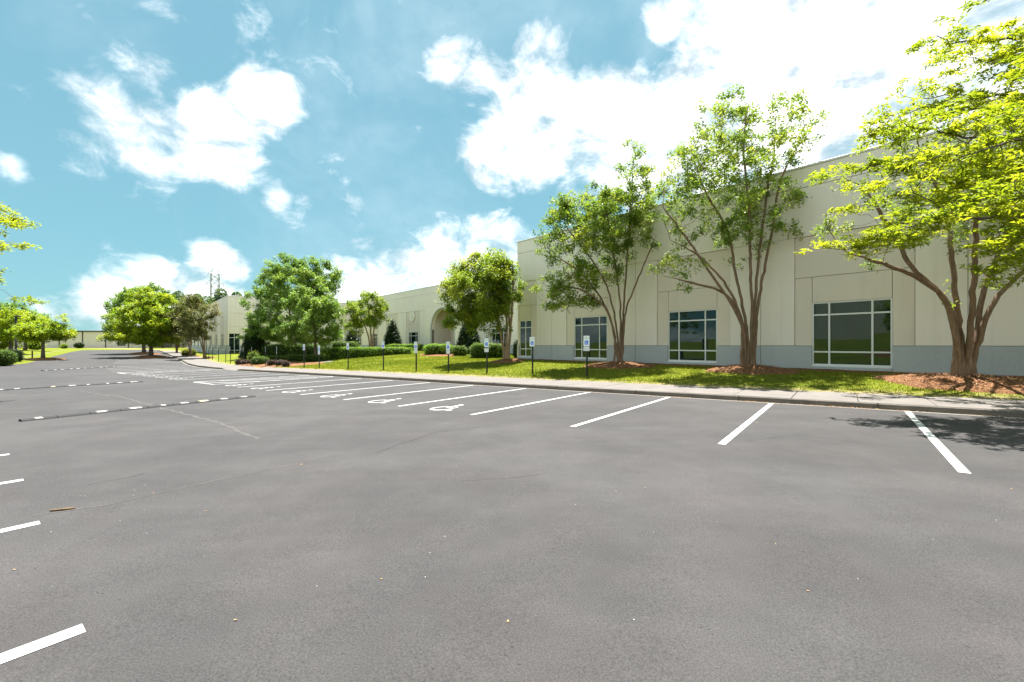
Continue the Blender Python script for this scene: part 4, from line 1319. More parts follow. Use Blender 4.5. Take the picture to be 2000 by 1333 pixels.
def plant_myrtles():
    g = 'multi-stemmed trees along the near wing'
    Z1 = 13.0
    _, b = myrtle(1885, 735, Z1,
        [([(1874, 715), (1866, 660), (1848, 592), (1795, 545), (1735, 520), (1650, 492)], -.5), ([(1880, 715), (1874, 640), (1860, 520), (1850, 420), (1800, 300)], .6), ([(1888, 715), (1896, 640), (1902, 540), (1906, 420), (1890, 280)], -1.0),
         ([(1896, 715), (1907, 650), (1924, 560), (1960, 470), (1990, 380)], .6), ([(1900, 715), (1916, 650), (1950, 578), (2010, 522), (2070, 480)], -.4), ([(1868, 640), (1850, 592), (1822, 560), (1780, 520), (1735, 440), (1690, 370)], .5)],
        [(1900, 330, 190, 190), (1720, 420, 110, 110), (1640, 390, 34, 90), (1990, 420, 130, 130), (1690, 485, 70, 40), (1615, 330, 18, 40)],
        'tall multi-stemmed tree overhung by bright oak branches beside the large window', 11, MAT['leaf_myrtle'], MAT['bark_myrtle'], n_attr=1100, clumps=150, clump_r=.34, step=.2, dk=.3, leaves_per=7, spread=.10, L=.10, W=.052, r_base=.082, r_tip=.005, group=g, mound=.2,
        extra=np.array([at_depth(1852 + dx, 590 + dy, Z1 - .1) for dx, dy in ((0, 0), (4, -20), (-6, 6), (8, 10), (14, 2), (2, -35), (20, -4))]))
    mulch_mound(Vector((b.x, b.y, b.z - .2)), 2.1, .22, 'large orange mulch mound around the tree overhung by oak branches', 1, .75, BANG, 2600)
    Z2 = 18.2
    _, b = myrtle(1465, 722, Z2,
        [([(1456, 700), (1450, 640), (1427, 592), (1395, 545), (1340, 465), (1295, 405)], -.8), ([(1461, 700), (1458, 640), (1438, 540), (1420, 450), (1375, 370), (1352, 300)], .7), ([(1467, 700), (1468, 600), (1465, 500), (1462, 400), (1452, 280), (1462, 200)], -.5),
         ([(1473, 700), (1478, 620), (1490, 540), (1510, 440), (1540, 350), (1578, 255)], .5), ([(1470, 700), (1474, 600), (1482, 500), (1495, 400), (1512, 300), (1515, 220)], 1.0), ([(1447, 625), (1412, 572), (1362, 555), (1300, 540)], -.9), ([(1452, 640), (1420, 560), (1365, 500), (1310, 470)], .9)],
        [(1440, 330, 140, 130), (1500, 250, 75, 85), (1350, 375, 85, 95), (1310, 470, 45, 65), (1570, 250, 26, 60), (1440, 450, 80, 60), (1535, 452, 38, 22), (1400, 230, 30, 40), (1325, 535, 60, 32), (1470, 190, 26, 30), (1300, 420, 30, 60)],
        'tallest vase-shaped multi-stemmed tree, between the two large windows', 12, MAT['leaf_myrtle'], MAT['bark_myrtle'], n_attr=1900, clumps=250, clump_r=.42, step=.23, dk=.32, leaves_per=7, spread=.12, L=.12, W=.065, r_base=.066, r_tip=.0055, group=g)
    mulch_mound(Vector((b.x, b.y, b.z - .16)), 1.7, .2, 'orange mulch mound around the tallest vase-shaped tree', 2, .8, BANG, 1800)
    Z3 = 22.6
    _, b = myrtle(1210, 709, Z3,
        [([(1206, 695), (1196, 640), (1181, 601), (1150, 575), (1110, 562), (1060, 588)], -1.0), ([(1208, 695), (1204, 640), (1185, 560), (1150, 500), (1110, 450)], .8), ([(1210, 695), (1212, 620), (1205, 540), (1190, 450), (1180, 380)], -.6),
         ([(1213, 695), (1217, 620), (1222, 540), (1230, 420), (1236, 330)], .5), ([(1215, 695), (1222, 610), (1240, 560), (1265, 500), (1282, 460)], -.3), ([(1200, 650), (1175, 585), (1130, 530), (1085, 500)], .8)],
        [(1150, 465, 95, 105), (1200, 400, 75, 70), (1078, 560, 42, 55), (1240, 400, 45, 90), (1130, 565, 55, 38), (1232, 322, 30, 40), (1270, 470, 24, 60), (1110, 420, 34, 50)],
        'wide spreading multi-stemmed tree beside the parking signs', 13, MAT['leaf_myrtle'], MAT['bark_myrtle'], n_attr=2000, clumps=250, clump_r=.46, step=.24, dk=.34, leaves_per=8, spread=.14, L=.135, W=.075, r_base=.056, r_tip=.0055, group=g)
    mulch_mound(Vector((b.x, b.y, b.z - .16)), 1.8, .2, 'reddish mulch mound around the wide spreading tree beside the signs', 3, .8, BANG, 1500)
    Z4 = 28.8
    _, b = myrtle(990, 697, Z4,
        [([(985, 690), (976, 645), (960, 595), (932, 562), (900, 540)], -.8), ([(989, 690), (989, 620), (984, 560), (972, 505)], .5), ([(993, 690), (999, 620), (1002, 560), (1000, 510)], -.3), ([(991, 690), (996, 640), (985, 590), (950, 555)], .9)],
        [(935, 572, 72, 66), (962, 522, 46, 38), (900, 618, 40, 34), (988, 575, 26, 70), (895, 545, 34, 28), (940, 610, 40, 40)],
        'pale-barked tree with dense yellow-green crown at the wing corner', 14, MAT['leaf_myrtle_yellow'], MAT['bark_pale'], n_attr=1500, clumps=150, clump_r=.58, step=.28, dk=.4, leaves_per=14, spread=.2, L=.16, W=.09, r_base=.085, r_tip=.007, group=g)
    mulch_mound(Vector((b.x, b.y, b.z - .16)), 1.3, .16, 'small mulch ring around the pale-barked tree at the corner', 4, .9, 0, 300)
plant_myrtles()

# --- willow oaks
def plant_oak_near():
    rng = np.random.default_rng(21)
    X, Y = 15.2, 10.4; gz = float(height(X, Y))
    Zc = 9.2
    lobes = []
    for x, y, rx, ry, dd in ((1800, 385, 135, 95, 0), (1900, 260, 185, 120, .3), (1970, 110, 150, 130, .6), (1735, 462, 75, 40, -.3), (1850, 465, 110, 50, -.8), (1765, 235, 70, 45, .6), (2080, 300, 200, 260, 0.4), (2080, 480, 170, 80, -.2), (1680, 290, 30, 40, .2), (1900, 50, 90, 30, .5), (2060, 330, 110, 130, -2.2)):
        p = at_depth(x, y, Zc + dd); k = Zc / FPX
        lobes.append((tuple(p), (rx * k, max(1.6, rx * k * .9), ry * k)))
    trunk = [(X, Y, gz), (X - .05, Y, gz + 1.5), (X - .1, Y - .05, gz + 3.2), (X - .2, Y - .1, gz + 5.5), (X - .3, Y - .2, gz + 8.0), (X - .3, Y - .2, gz + 9.5)]
    make_tree('willow_oak', 'bright yellow-green willow oak whose long branches overhang the walk and stalls', (X, Y, gz), [trunk], lobes, MAT['leaf_oak'], MAT['bark_grey'], 21,
        n_attr=2900, clumps=340, clump_r=.52, step=.22, dk=.30, leaves_per=10, spread=.10, L=.125, W=.036, r_base=.22, r_tip=.0055, ax_w=.6, flat=.32, group='willow oaks', trop=(0, 0, -.02), up=.5)
    X, Y = -23.0, 14.0; gz = float(height(X, Y)); Zc = 14.5
    lobes = []
    for x, y, rx, ry, dd in ((-10, 425, 62, 26, 0), (0, 455, 40, 18, .8), (-20, 520, 45, 24, .4), (-10, 575, 42, 30, -.3), (-120, 470, 130, 120, 0), (-150, 330, 110, 90, 0)):
        p = at_depth(x, y, Zc + dd); k = Zc / FPX
        lobes.append((tuple(p), (rx * k, max(.8, rx * k * .9), ry * k)))
    trunk = [(X, Y, gz), (X + .05, Y, gz + 1.4), (X + .1, Y + .05, gz + 3.0), (X + .2, Y + .1, gz + 5.0), (X + .3, Y + .2, gz + 7.5), (X + .3, Y + .2, gz + 9.0)]
    make_tree('willow_oak', 'willow oak beside the bank whose branch tips hang over the opposite stalls', (X, Y, gz), [trunk], lobes, MAT['leaf_oak'], MAT['bark_grey'], 22,
        n_attr=760, clumps=84, clump_r=.42, step=.28, dk=.36, leaves_per=9, spread=.13, L=.14, W=.042, r_base=.2, r_tip=.006, ax_w=.55, flat=.5, group='willow oaks', trop=(0, 0, -.02), up=.5)
plant_oak_near()

def simple_tree(name, label, bx, by, trunk_top, lobes, leafmat, bark, seed, Z=None, r_base=.14, group=None, n_attr=420, leaves_per=22, L=.2, W=.12, spread=.36, step=.45, dk=.6, mound=None, cat='tree', multi=None, shell=.25, zlift=0, **kw):
    if Z is None:
        p = at(bx, by); Z = p.y
    X = (bx - CX) / FPX * Z; gz = float(height(X, Z)) + zlift
    rng = np.random.default_rng(seed)
    if multi:
        stems = []
        for k, (tx, ty, dz) in enumerate(multi):
            e = at_depth(tx, ty, Z + dz); ox = rng.uniform(-.25, .25)
            m = Vector(((X * .65 + e.x * .35), Z + dz * .35, gz + (e.z - gz) * .5))
            stems.append([(X + ox, Z + rng.uniform(-.2, .2), gz - .1), tuple(m), tuple(e)])
    else:
        e = at_depth(trunk_top[0], trunk_top[1], Z)
        m = Vector((X + (e.x - X) * .3, Z, gz + (e.z - gz) * .5))
        stems = [[(X, Z, gz - .15), (X, Z, gz + .6), tuple(m), tuple(e)]]
    t = make_tree(name, label, (X, Z, gz), stems, px_lobes(lobes, Z, .95), leafmat, bark, seed, n_attr=int(n_attr * 1.5), step=step, dk=dk, leaves_per=leaves_per * .60, spread=spread * .66, L=L, W=W, r_base=r_base, r_tip=.010, group=group, shell=shell, ax_w=.2, cat=cat, clumps=max(40, n_attr // 4), clump_r=spread * 1.8, **kw)
    if mound: mulch_mound(Vector((X, Z, gz)), mound[0], mound[1], mound[2], seed, mound[3] if len(mound) > 3 else .8, BANG, 200)
    return t

def plant_mid():
    g = 'maples by the shrub bed'
    M, BK = MAT['leaf_maple'], MAT['bark_grey']
    simple_tree('maple', 'maple with lower rounded crown, trunk rising right behind the parking signs', 616, 704, (612, 560), [(612, 642, 50, 34), (640, 625, 30, 36), (590, 615, 36, 36), (612, 590, 40, 34), (575, 655, 36, 18), (640, 655, 26, 16)], M, BK, 31, group=g, n_attr=600, leaves_per=24, L=.17, W=.12, spread=.3)
    simple_tree('maple', 'maple leaning over the shrub bed with the widest low crown', 570, 697, (560, 560), [(555, 620, 60, 50), (515, 640, 36, 34), (497, 600, 26, 42), (545, 570, 46, 40), (508, 655, 34, 20), (555, 658, 34, 14)], M, BK, 32, group=g, n_attr=780, leaves_per=24, L=.18, W=.12, spread=.32)
    simple_tree('maple', 'tallest maple with ragged top behind the other two', 596, 693, (590, 520), [(580, 560, 62, 50), (628, 545, 34, 42), (570, 518, 34, 24), (640, 590, 30, 44), (596, 510, 22, 22), (540, 540, 30, 26)], M, BK, 33, Z=46, group=g, n_attr=760, leaves_per=20, L=.2, W=.13, spread=.34)
    simple_tree('crepe_myrtle', 'small rounded tree with tan trunk before the recessed wall', 727, 682, (714, 600), [(712, 606, 42, 38), (690, 635, 26, 22), (735, 620, 20, 28)], MAT['leaf_myrtle_yellow'], MAT['bark_pale'], 34, Z=50, group=None, n_attr=320, leaves_per=20, L=.2, W=.12, spread=.33, r_base=.10, multi=[(700, 610, -.8), (718, 590, .4), (735, 610, .3)])
    g = 'lime-green trees on the mulch islands'
    LM = MAT['leaf_lime']
    simple_tree('oak', 'lime-green rounded tree on the nearer mulch island before the white wing', 295, 695.5, (292, 590), [(286, 634, 62, 40), (292, 600, 44, 34), (275, 656, 62, 16), (320, 648, 30, 26), (300, 660, 50, 12)], LM, BK, 35, Z=59, group=g, n_attr=900, leaves_per=26, L=.24, W=.14, spread=.4, r_base=.24, mound=(3.0, .3, 'brown mulch island under the nearer lime-green tree'))
    simple_tree('oak', 'darker-topped tree on the farther mulch island behind the lime-green one', 281, 690, (272, 570), [(268, 600, 46, 34), (262, 640, 46, 36), (290, 575, 30, 18)], MAT['leaf_maple'], BK, 36, Z=70, group=g, n_attr=700, leaves_per=22, L=.28, W=.16, spread=.45, r_base=.24, mound=(3.2, .3, 'brown mulch island under the darker-topped tree'))
    simple_tree('oak', 'small tree with drooping side branches on the island by the short dark post', 84, 700.5, (84, 640), [(84, 650, 44, 14), (112, 630, 12, 22), (125, 652, 22, 10), (70, 640, 24, 16)], LM, BK, 37, Z=51, group=g, n_attr=420, leaves_per=22, L=.22, W=.12, spread=.32, r_base=.17, mound=(3.4, .2, 'low mulch island under the small drooping tree', .55))
    g = 'olive-leaved trees along the white wing'
    OL, BM = MAT['leaf_myrtle_olive'], MAT['bark_myrtle']
    for i, (x, y, Z, cx, lob, lab) in enumerate(((398, 692, 55, 390, [(388, 618, 30, 44), (370, 640, 20, 30), (402, 640, 12, 26)], 'olive multi-stemmed tree standing nearest the corner of the white wing'), (372, 692, 60, 365, [(362, 625, 26, 44), (350, 650, 18, 24)], 'olive multi-stemmed tree beside the yellow shrub'), (344, 689, 74, 345, [(345, 640, 20, 32)], 'olive multi-stemmed tree farthest along the white wing'))):
        simple_tree('crepe_myrtle', lab, x, y, (cx, 600), lob, OL, BM, 40 + i, Z=Z, group=g, n_attr=300, leaves_per=18, L=.22, W=.12, spread=.36, r_base=.065, multi=[(cx - 14, 630, -.8), (cx - 4, 605, .5), (cx + 6, 600, -.3), (cx + 12, 625, .6)], mound=(1.6, .15, 'mulch at the foot of ' + lab[:30].rsplit(' ', 1)[0] + ' in front of the white wing'))
    g = 'trees on the far bank'
    simple_tree('oak', 'lime-green bank tree beside the tall black lamp post', 21, 684, (22, 630), [(25, 640, 40, 26), (0, 650, 40, 30), (40, 625, 30, 20)], LM, BK, 45, Z=60, group=g, n_attr=380, leaves_per=22, L=.26, W=.15, spread=.42, r_base=.22)
    simple_tree('oak', 'lime-green bank tree standing above a mulch patch behind the short post', 49, 678, (52, 630), [(55, 638, 34, 22), (75, 645, 22, 18)], LM, BK, 46, Z=74, group=g, n_attr=320, leaves_per=22, L=.3, W=.17, spread=.48, r_base=.22)
    simple_tree('oak', 'darker green tree behind the lime-green bank trees', 8, 676, (8, 610), [(5, 612, 38, 22), (40, 618, 26, 16), (60, 622, 20, 14)], MAT['leaf_maple'], BK, 47, Z=90, group=g, n_attr=320, leaves_per=20, L=.36, W=.2, spread=.55, r_base=.26)
plant_mid()

def plant_bank():
    # trees on the grass bank behind the viewpoint; the window glass mirrors them
    for i, (s_, t_, H, lab) in enumerate(((-16, -15, 6.5, 'round bank tree mirrored beside the near window'), (-4, -17, 7.5, 'taller bank tree mirrored in the near window'), (9, -14.5, 6.0, 'low bank tree mirrored in the middle window'), (24, -16, 7.0, 'bank tree mirrored in the far window'))):
        X, Y = xy(s_, t_); gz = float(height(X, Y)); R = H * .36
        make_tree('oak', lab, (X, Y, gz), [[(X, Y, gz - .1), (X, Y, gz + H * .3), (X + .1, Y, gz + H * .6), (X, Y + .1, gz + H * .9)]], [((X, Y, gz + H * .62), (R, R, H * .33)), ((X + R * .4, Y, gz + H * .45), (R * .8, R * .8, H * .18))], MAT['leaf_lime'], MAT['bark_grey'], 140 + i,
            n_attr=500, clumps=80, clump_r=.6, step=.4, dk=.55, leaves_per=12, spread=.26, L=.22, W=.13, r_base=.16, r_tip=.01, group='trees on the near bank')
plant_bank()
for i_, (s_, t_, r_) in enumerate(((-15, -13.5, 3.6), (-5, -15, 4.4), (9, -14, 3.2))):
    X_, Y_ = xy(s_, t_)
    mulch_mound(Vector((X_, Y_, float(height(X_, Y_)))), r_, .08, ('brown mulch slope under the round bank tree', 'brown mulch slope under the taller bank tree', 'brown mulch slope under the low bank tree')[i_], 150 + i_, .6, math.atan2(A_[1], A_[0]), 0)

# --- wood behind the white wing: single trees
def far_tree(label, x, ytop, Z, wpx, seed, mat='leaf_wood'):
    rng = np.random.default_rng(seed)
    k = Z / FPX; X = (x - CX) * k; gz = 0.3
    top = CAMH + (HY - ytop) * k; H = top - gz; R = wpx * k / 2
    root = empty('woodland_tree', (X, Z, gz)); tag(root, label, 'tree', 'wood behind the white wing')
    V, F = tube_vf([(0, 0, -.5), (.1, 0, H * .4), (0, .1, H * .8)], [.45, .32, .1], 7)
    link_mesh('trunk', pymesh('trunk', V, F, True), MAT['bark_grey'], root)
    lobes = []
    for i in range(16):
        a = rng.uniform(0, 6.28); rr = R * rng.uniform(.2, .72); zz = H * rng.uniform(.38, .86)
        q = R * rng.uniform(.28, .45)
        lobes.append(((rr * math.cos(a), rr * math.sin(a), zz), (q, q, q * .8)))
    lobes.append(((0, 0, H * .88), (R * .4, R * .4, H * .12)))
    C = sample_lobes(lobes, 4200, rng, .55)
    V, F = leaf_quads(C, rng, .75, .45, up=.4)
    li = np.clip(rng.random(len(C)) * .5 + .25 * np.sin(C[:, 0] * 1.1 + C[:, 2]) + .3, 0, 1)
    link_mesh('crown', npmesh('crown', V, F, li), MAT[mat], root)
WOOD = [(318, 572, 150, 46, 'wood tree whose crown tops the lime-green island trees'), (348, 568, 165, 52, 'wood tree rising over the olive trees'), (385, 574, 150, 50, 'wood tree directly left of the pylon'), (432, 563, 160, 56, 'tallest wood tree, seen through the pylon'), (462, 570, 150, 50, 'wood tree above the corner of the white wing'), (492, 575, 170, 54, 'wood tree between the white wing and the maples'), (300, 585, 180, 40, 'low wood tree peeping left of the lime-green crowns'), (530, 580, 165, 60, 'wood tree hidden mostly behind the maples'), (405, 578, 190, 60, 'wood tree set back behind the pylon')]
for i, (x, yt, Z, w, lab) in enumerate(WOOD): far_tree(lab, x, yt, Z, w, 60 + i)

# --- shrubs
def shrub(name, label, p, size, leafmat, seed, shape='box', n=3500, L=.07, W=.045, rot=0.0, group=None, cat='hedge', power=4.0, jitter=.05):
    """clipped shrub: dark inner mass plus a shell of leaves. size=(lx,ly,h)"""
    rng = np.random.default_rng(seed)
    root = empty(name, p, rot); tag(root, label, cat, group)
    lx, ly, h = size
    def surf(d):
        if shape == 'cone':
            pass
        e = power
        k = (np.abs(d[:, 0]) ** e + np.abs(d[:, 1]) ** e + np.abs(d[:, 2]) ** e) ** (-1 / e)
        return d * k[:, None]
    def warp(q):
        b = 1 + .05 * np.sin(q[:, 0] * 3.1 * lx + seed) + .05 * np.sin(q[:, 1] * 2.7 * ly + 1.3 * seed) + .03 * np.sin(7 * q[:, 0] + 5 * q[:, 2])
        return b[:, None]
    def world(q):
        o = np.empty_like(q)
        if shape == 'cone':
            f = np.clip((q[:, 2] + 1) / 2, 0, 1); taper = (1 - f) ** .75 * 1.0 + .04
            r = np.hypot(q[:, 0], q[:, 1]) + 1e-9
            o[:, 0] = q[:, 0] / np.maximum(r, 1e-6) * np.minimum(r, 1) * taper * lx / 2; o[:, 1] = q[:, 1] / np.maximum(r, 1e-6) * np.minimum(r, 1) * taper * ly / 2
            o[:, 2] = f * h
        else:
            o[:, 0] = q[:, 0] * lx / 2; o[:, 1] = q[:, 1] * ly / 2; o[:, 2] = (q[:, 2] * .5 + .5) * h
        return o
    # inner mass
    nu, nv = 26, 14
    D = []
    for j in range(nv + 1):
        ph = -math.pi / 2 + math.pi * j / nv
        for i in range(nu):
            th = 2 * math.pi * i / nu
            D.append((math.cos(ph) * math.cos(th), math.cos(ph) * math.sin(th), math.sin(ph)))
    D = np.array(D)
    if shape == 'cone':
        f = (np.arange(nv + 1) / nv); Q = []
        for ff in f:
            for i in range(nu):
                th = 2 * math.pi * i / nu; Q.append((math.cos(th), math.sin(th), ff * 2 - 1))
        Q = np.array(Q)
    else: Q = surf(D)
    V = world(Q * warp(Q)) ; V[:, :2] *= .93; V[:, 2] = V[:, 2] * .95
    V += rng.normal(size=V.shape) * jitter * .4
    F = [(j * nu + i, j * nu + (i + 1) % nu, (j + 1) * nu + (i + 1) % nu, (j + 1) * nu + i) for j in range(nv) for i in range(nu)]
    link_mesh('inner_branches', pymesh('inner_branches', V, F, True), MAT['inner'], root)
    d = rng.normal(size=(n, 3)); d /= np.linalg.norm(d, axis=1, keepdims=True)
    if shape == 'cone':
        f = 1 - np.sqrt(rng.random(n)); th = rng.uniform(0, 6.283, n)
        Q = np.stack([np.cos(th), np.sin(th), f * 2 - 1], 1); N3 = np.stack([np.cos(th), np.sin(th), np.full(n, .45)], 1)
    else:
        # spread evenly over a long box: sample in scaled space
        d = d * np.array([lx, ly, h * 1.0]) ; d /= np.linalg.norm(d, axis=1, keepdims=True)
        sc = rng.uniform(-1, 1, (n, 3)); ar = np.array([ly * h, lx * h, lx * ly]); pick = rng.choice(3, n, p=ar / ar.sum()); sg = np.sign(rng.uniform(-1, 1, n))
        sc[np.arange(n), pick] = sg
        dd = sc / np.linalg.norm(sc, axis=1, keepdims=True)
        Q = surf(dd); N3 = np.zeros((n, 3)); N3[np.arange(n), pick] = sg
    C = world(Q * warp(Q)) + rng.normal(size=(n, 3)) * jitter
    C = C[C[:, 2] > .02]; m = len(C); N3 = N3[:m]
    Vv, Ff = leaf_quads(C, rng, L, W, N3, .35)
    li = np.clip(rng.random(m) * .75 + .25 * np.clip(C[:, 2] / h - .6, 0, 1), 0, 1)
    link_mesh('leaves', npmesh('leaves', Vv, Ff, li), leafmat, root)
    return root

def at_z(x, y, Z):
    X = (x - CX) / FPX * Z
    return Vector((X, Z, float(height(X, Z))))

def plant_shrubs():
    BX, BR, MG, PU = MAT['leaf_box'], MAT['leaf_box_bright'], MAT['leaf_magnolia'], MAT['leaf_plum']
    def px(x0, x1, yb, yt, Z, depth, lab, mat, seed, shape='box', name='hedge', cat='hedge', n=3500, L=.1, W=.06, rot=BANG * 0, power=4.0, group=None, **kw):
        p = at((x0 + x1) / 2, yb, 0, 90) if Z is None else at_z((x0 + x1) / 2, yb, Z)
        Z = p.y; k = Z / FPX
        top = CAMH + (HY - yt) * k
        lx = (x1 - x0) * k
        shrub(name, lab, p, (lx, depth, max(.4, top - p.z)), mat, seed, shape, n, L, W, rot, group, cat, power, **kw)
    # long low clipped hedge: runs from the maple bed up towards the entrance
    a = at(628, 703); b = at_z(806, 688, 47.0)
    mid = (a + b) / 2; L_ = math.hypot(b.x - a.x, b.y - a.y)
    shrub('hedge', 'long low bright clipped hedge bordering the lawn', Vector((mid.x, mid.y, min(a.z, b.z) - .1)), (L_, 1.5, .95 + abs(a.z - b.z) * .6), BR, 70, n=14000, L=.09, W=.055, rot=math.atan2(b.y - a.y, b.x - a.x), power=7)
    px(652, 698, 690, 668.5, 56, 2.4, 'square dark-sided hedge behind the long low hedge', BX, 71, n=4500, power=6)
    px(755, 828, 690, 673.5, 55, 2.2, 'tall clipped hedge under the window beside the medallion bay', BR, 72, n=4500, power=5)
    px(831, 886, 692, 673.5, 43, 2.2, 'broad clipped box hedge with bright top before the arch', BR, 73, n=5500, power=4)
    px(885, 911, 691, 677, 41, 1.3, 'single ball-shaped clipped shrub before the dark magnolia', BX, 74, n=2600, power=2.4, cat='shrub', name='shrub')
    px(878, 893, 690, 677, 46, 1.2, 'dark low shrub tucked between the box hedge and the ball shrub', BX, 75, n=1500, power=2.6, cat='shrub', name='shrub')
    px(918, 984, 688, 672.5, 38, 2.2, 'long rounded dark hedge under the window beside the pale-barked tree', BX, 76, n=5500, power=4)
    px(1003, 1021, 696, 666, 33.5, 1.2, 'tall dark shrub squeezed against the near wing corner', MG, 77, n=2500, power=2.6, cat='shrub', name='shrub')
    # magnolias clipped as cones
    px(748, 785, 684, 624, 57, 2.6, 'slim conical magnolia before the recessed wall', MG, 78, 'cone', 'magnolia', 'magnolia', 5200, .2, .1, group='conical magnolias', jitter=.12)
    px(891, 941, 688, 615, 44, 2.8, 'broad conical magnolia under the yellow-green crown', MG, 79, 'cone', 'magnolia', 'magnolia', 6500, .2, .1, group='conical magnolias', jitter=.13)
    px(474, 522, 697, 622, 52, 3.0, 'dark conical magnolia against the white return wall', MG, 80, 'cone', 'magnolia', 'magnolia', 6500, .2, .1, group='conical magnolias', jitter=.13)
    px(672, 703, 684, 640, 62, 2.4, 'dark conical magnolia behind the small rounded tree', MG, 81, 'cone', 'magnolia', 'magnolia', 4000, .22, .11, group='conical magnolias', jitter=.13)
    px(523, 632, 690, 673, 49, 2.2, 'long dark hedge standing behind the maple trunks', BX, 82, n=6000, power=5)
    # shrub bed by the ramp
    px(494, 521, 713, 698, None, 1.3, 'square green shrub between the plum shrubs by the dropped kerb', BX, 83, n=2600, power=4, cat='shrub', name='shrub', L=.07, W=.045)
    px(518, 560, 706, 696.5, None, 1.3, 'low green hedge behind the plum shrubs', BX, 84, n=3200, power=4, L=.07, W=.045)
    px(558, 600, 706, 695.5, None, 1.3, 'loose green shrub row at the foot of the leaning maple', BX, 85, n=3200, power=3, L=.08, W=.05, cat='shrub', name='shrub', jitter=.09)
    px(596, 640, 706, 695, None, 1.3, 'low clipped hedge end beside the right-hand maple trunk', BX, 86, n=3200, power=4, L=.08, W=.05)
    for i, (x0, x1, yb, yt, Z, lab) in enumerate(((461, 475, 713, 703, None, 'dark plum ball shrub standing nearest the dropped kerb'), (474, 491, 713, 704, None, 'dark plum ball shrub touching the square green shrub side'), (524, 540, 715, 704, None, 'dark plum ball shrub under the farthest slender sign'), (540, 556, 716, 704.5, None, 'dark plum ball shrub in the middle of the mulch bed'), (553, 564, 717, 706, None, 'small dark plum ball shrub at the mulch bed end'))):
        px(x0, x1, yb, yt, Z, (x1 - x0) * 37 / FPX, lab, PU, 90 + i, n=1600, power=2.3, cat='shrub', name='shrub', L=.06, W=.04, group='plum-coloured ball shrubs')
    px(487, 503, 706, 690, None, .8, 'pale yellow-green loose shrub before the dark magnolia', MAT['leaf_myrtle_yellow'], 96, n=900, power=2.2, cat='shrub', name='shrub', jitter=.14)
    px(356, 380, 690, 682.5, 62, 1.4, 'golden yellow rounded shrub under the olive trees', MAT['leaf_gold'], 97, n=1800, power=2.6, cat='shrub', name='shrub')
    # bank shrubs at the far left
    px(-20, 17, 709, 685, 40, 2.0, 'large clipped round shrub at the foot of the bank', BX, 98, n=4200, power=2.6, cat='shrub', name='shrub', group='bank shrubs')
    px(14, 33, 704, 683, 45, 1.6, 'dark clipped shrub beside the black lamp post foot', MG, 99, n=3000, power=3, cat='shrub', name='shrub', group='bank shrubs', L=.09, W=.05)
    px(60, 78, 682, 663, 82, 2.0, 'loose pale green bush before the warehouse wall', MAT['leaf_lime'], 100, n=1500, power=2.1, cat='shrub', name='shrub', L=.22, W=.13, jitter=.25)
    px(120, 130, 679, 673, 130, 1.4, 'small yellow-green bush in the grass field', MAT['leaf_lime'], 101, n=500, power=2.1, cat='shrub', name='shrub', L=.25, W=.15, jitter=.2)
    px(147, 162, 677.5, 669.5, 138, 2.0, 'dark low mound of shrubs against the warehouse wall', MG, 102, n=900, power=2.2, cat='shrub', name='shrub', L=.25, W=.15)
    # mulch bed under the shrubs and along walls
    c = at(562, 714); mulch_mound(c, 4.6, .10, 'reddish mulch bed around the plum shrubs and maples', 9, .42, math.atan2(A_[1], A_[0]), 700)
    c = at(486, 714.5); mulch_mound(c, 2.1, .07, 'reddish mulch at the dropped kerb under two plum shrubs', 10, .5, math.atan2(A_[1], A_[0]), 200)
    c = at_z(860, 694, 42.5); mulch_mound(c, 3.2, .06, 'pale mulch edging in front of the broad box hedge', 14, .5, BANG, 200)
plant_shrubs()

def build_wall_mulch():
    # narrow mulch border at the foot of the near wing
    rng = np.random.default_rng(8)
    V = []; F = []
    qs = np.arange(0.0, 41.5, .35)
    for q in qs:
        w = .62 + .12 * math.sin(q * 1.7) + rng.uniform(-.06, .06)
        for f in (0, .35, .7, 1.0):
            y = .02 - w * f
            X, Y = qxy(q, y); V.append((X, Y, float(height(X, Y)) + (.06 if 0 < f < 1 else (.05 if f == 0 else -.02)) + rng.uniform(-.012, .012)))
    k = 4
    for i in range(len(qs) - 1):
        for j in range(k - 1): F.append((i * k + j, i * k + j + 1, (i + 1) * k + j + 1, (i + 1) * k + j))
    me = pymesh('mulch_border', V, F, True)
    if me.polygons[0].normal.z < 0:
        for p in me.polygons: p.flip()
    tag(link_mesh('mulch_border', me, MAT['mulch']), 'dark mulch border along the foot of the near wing', 'mulch', kind='stuff')
build_wall_mulch()

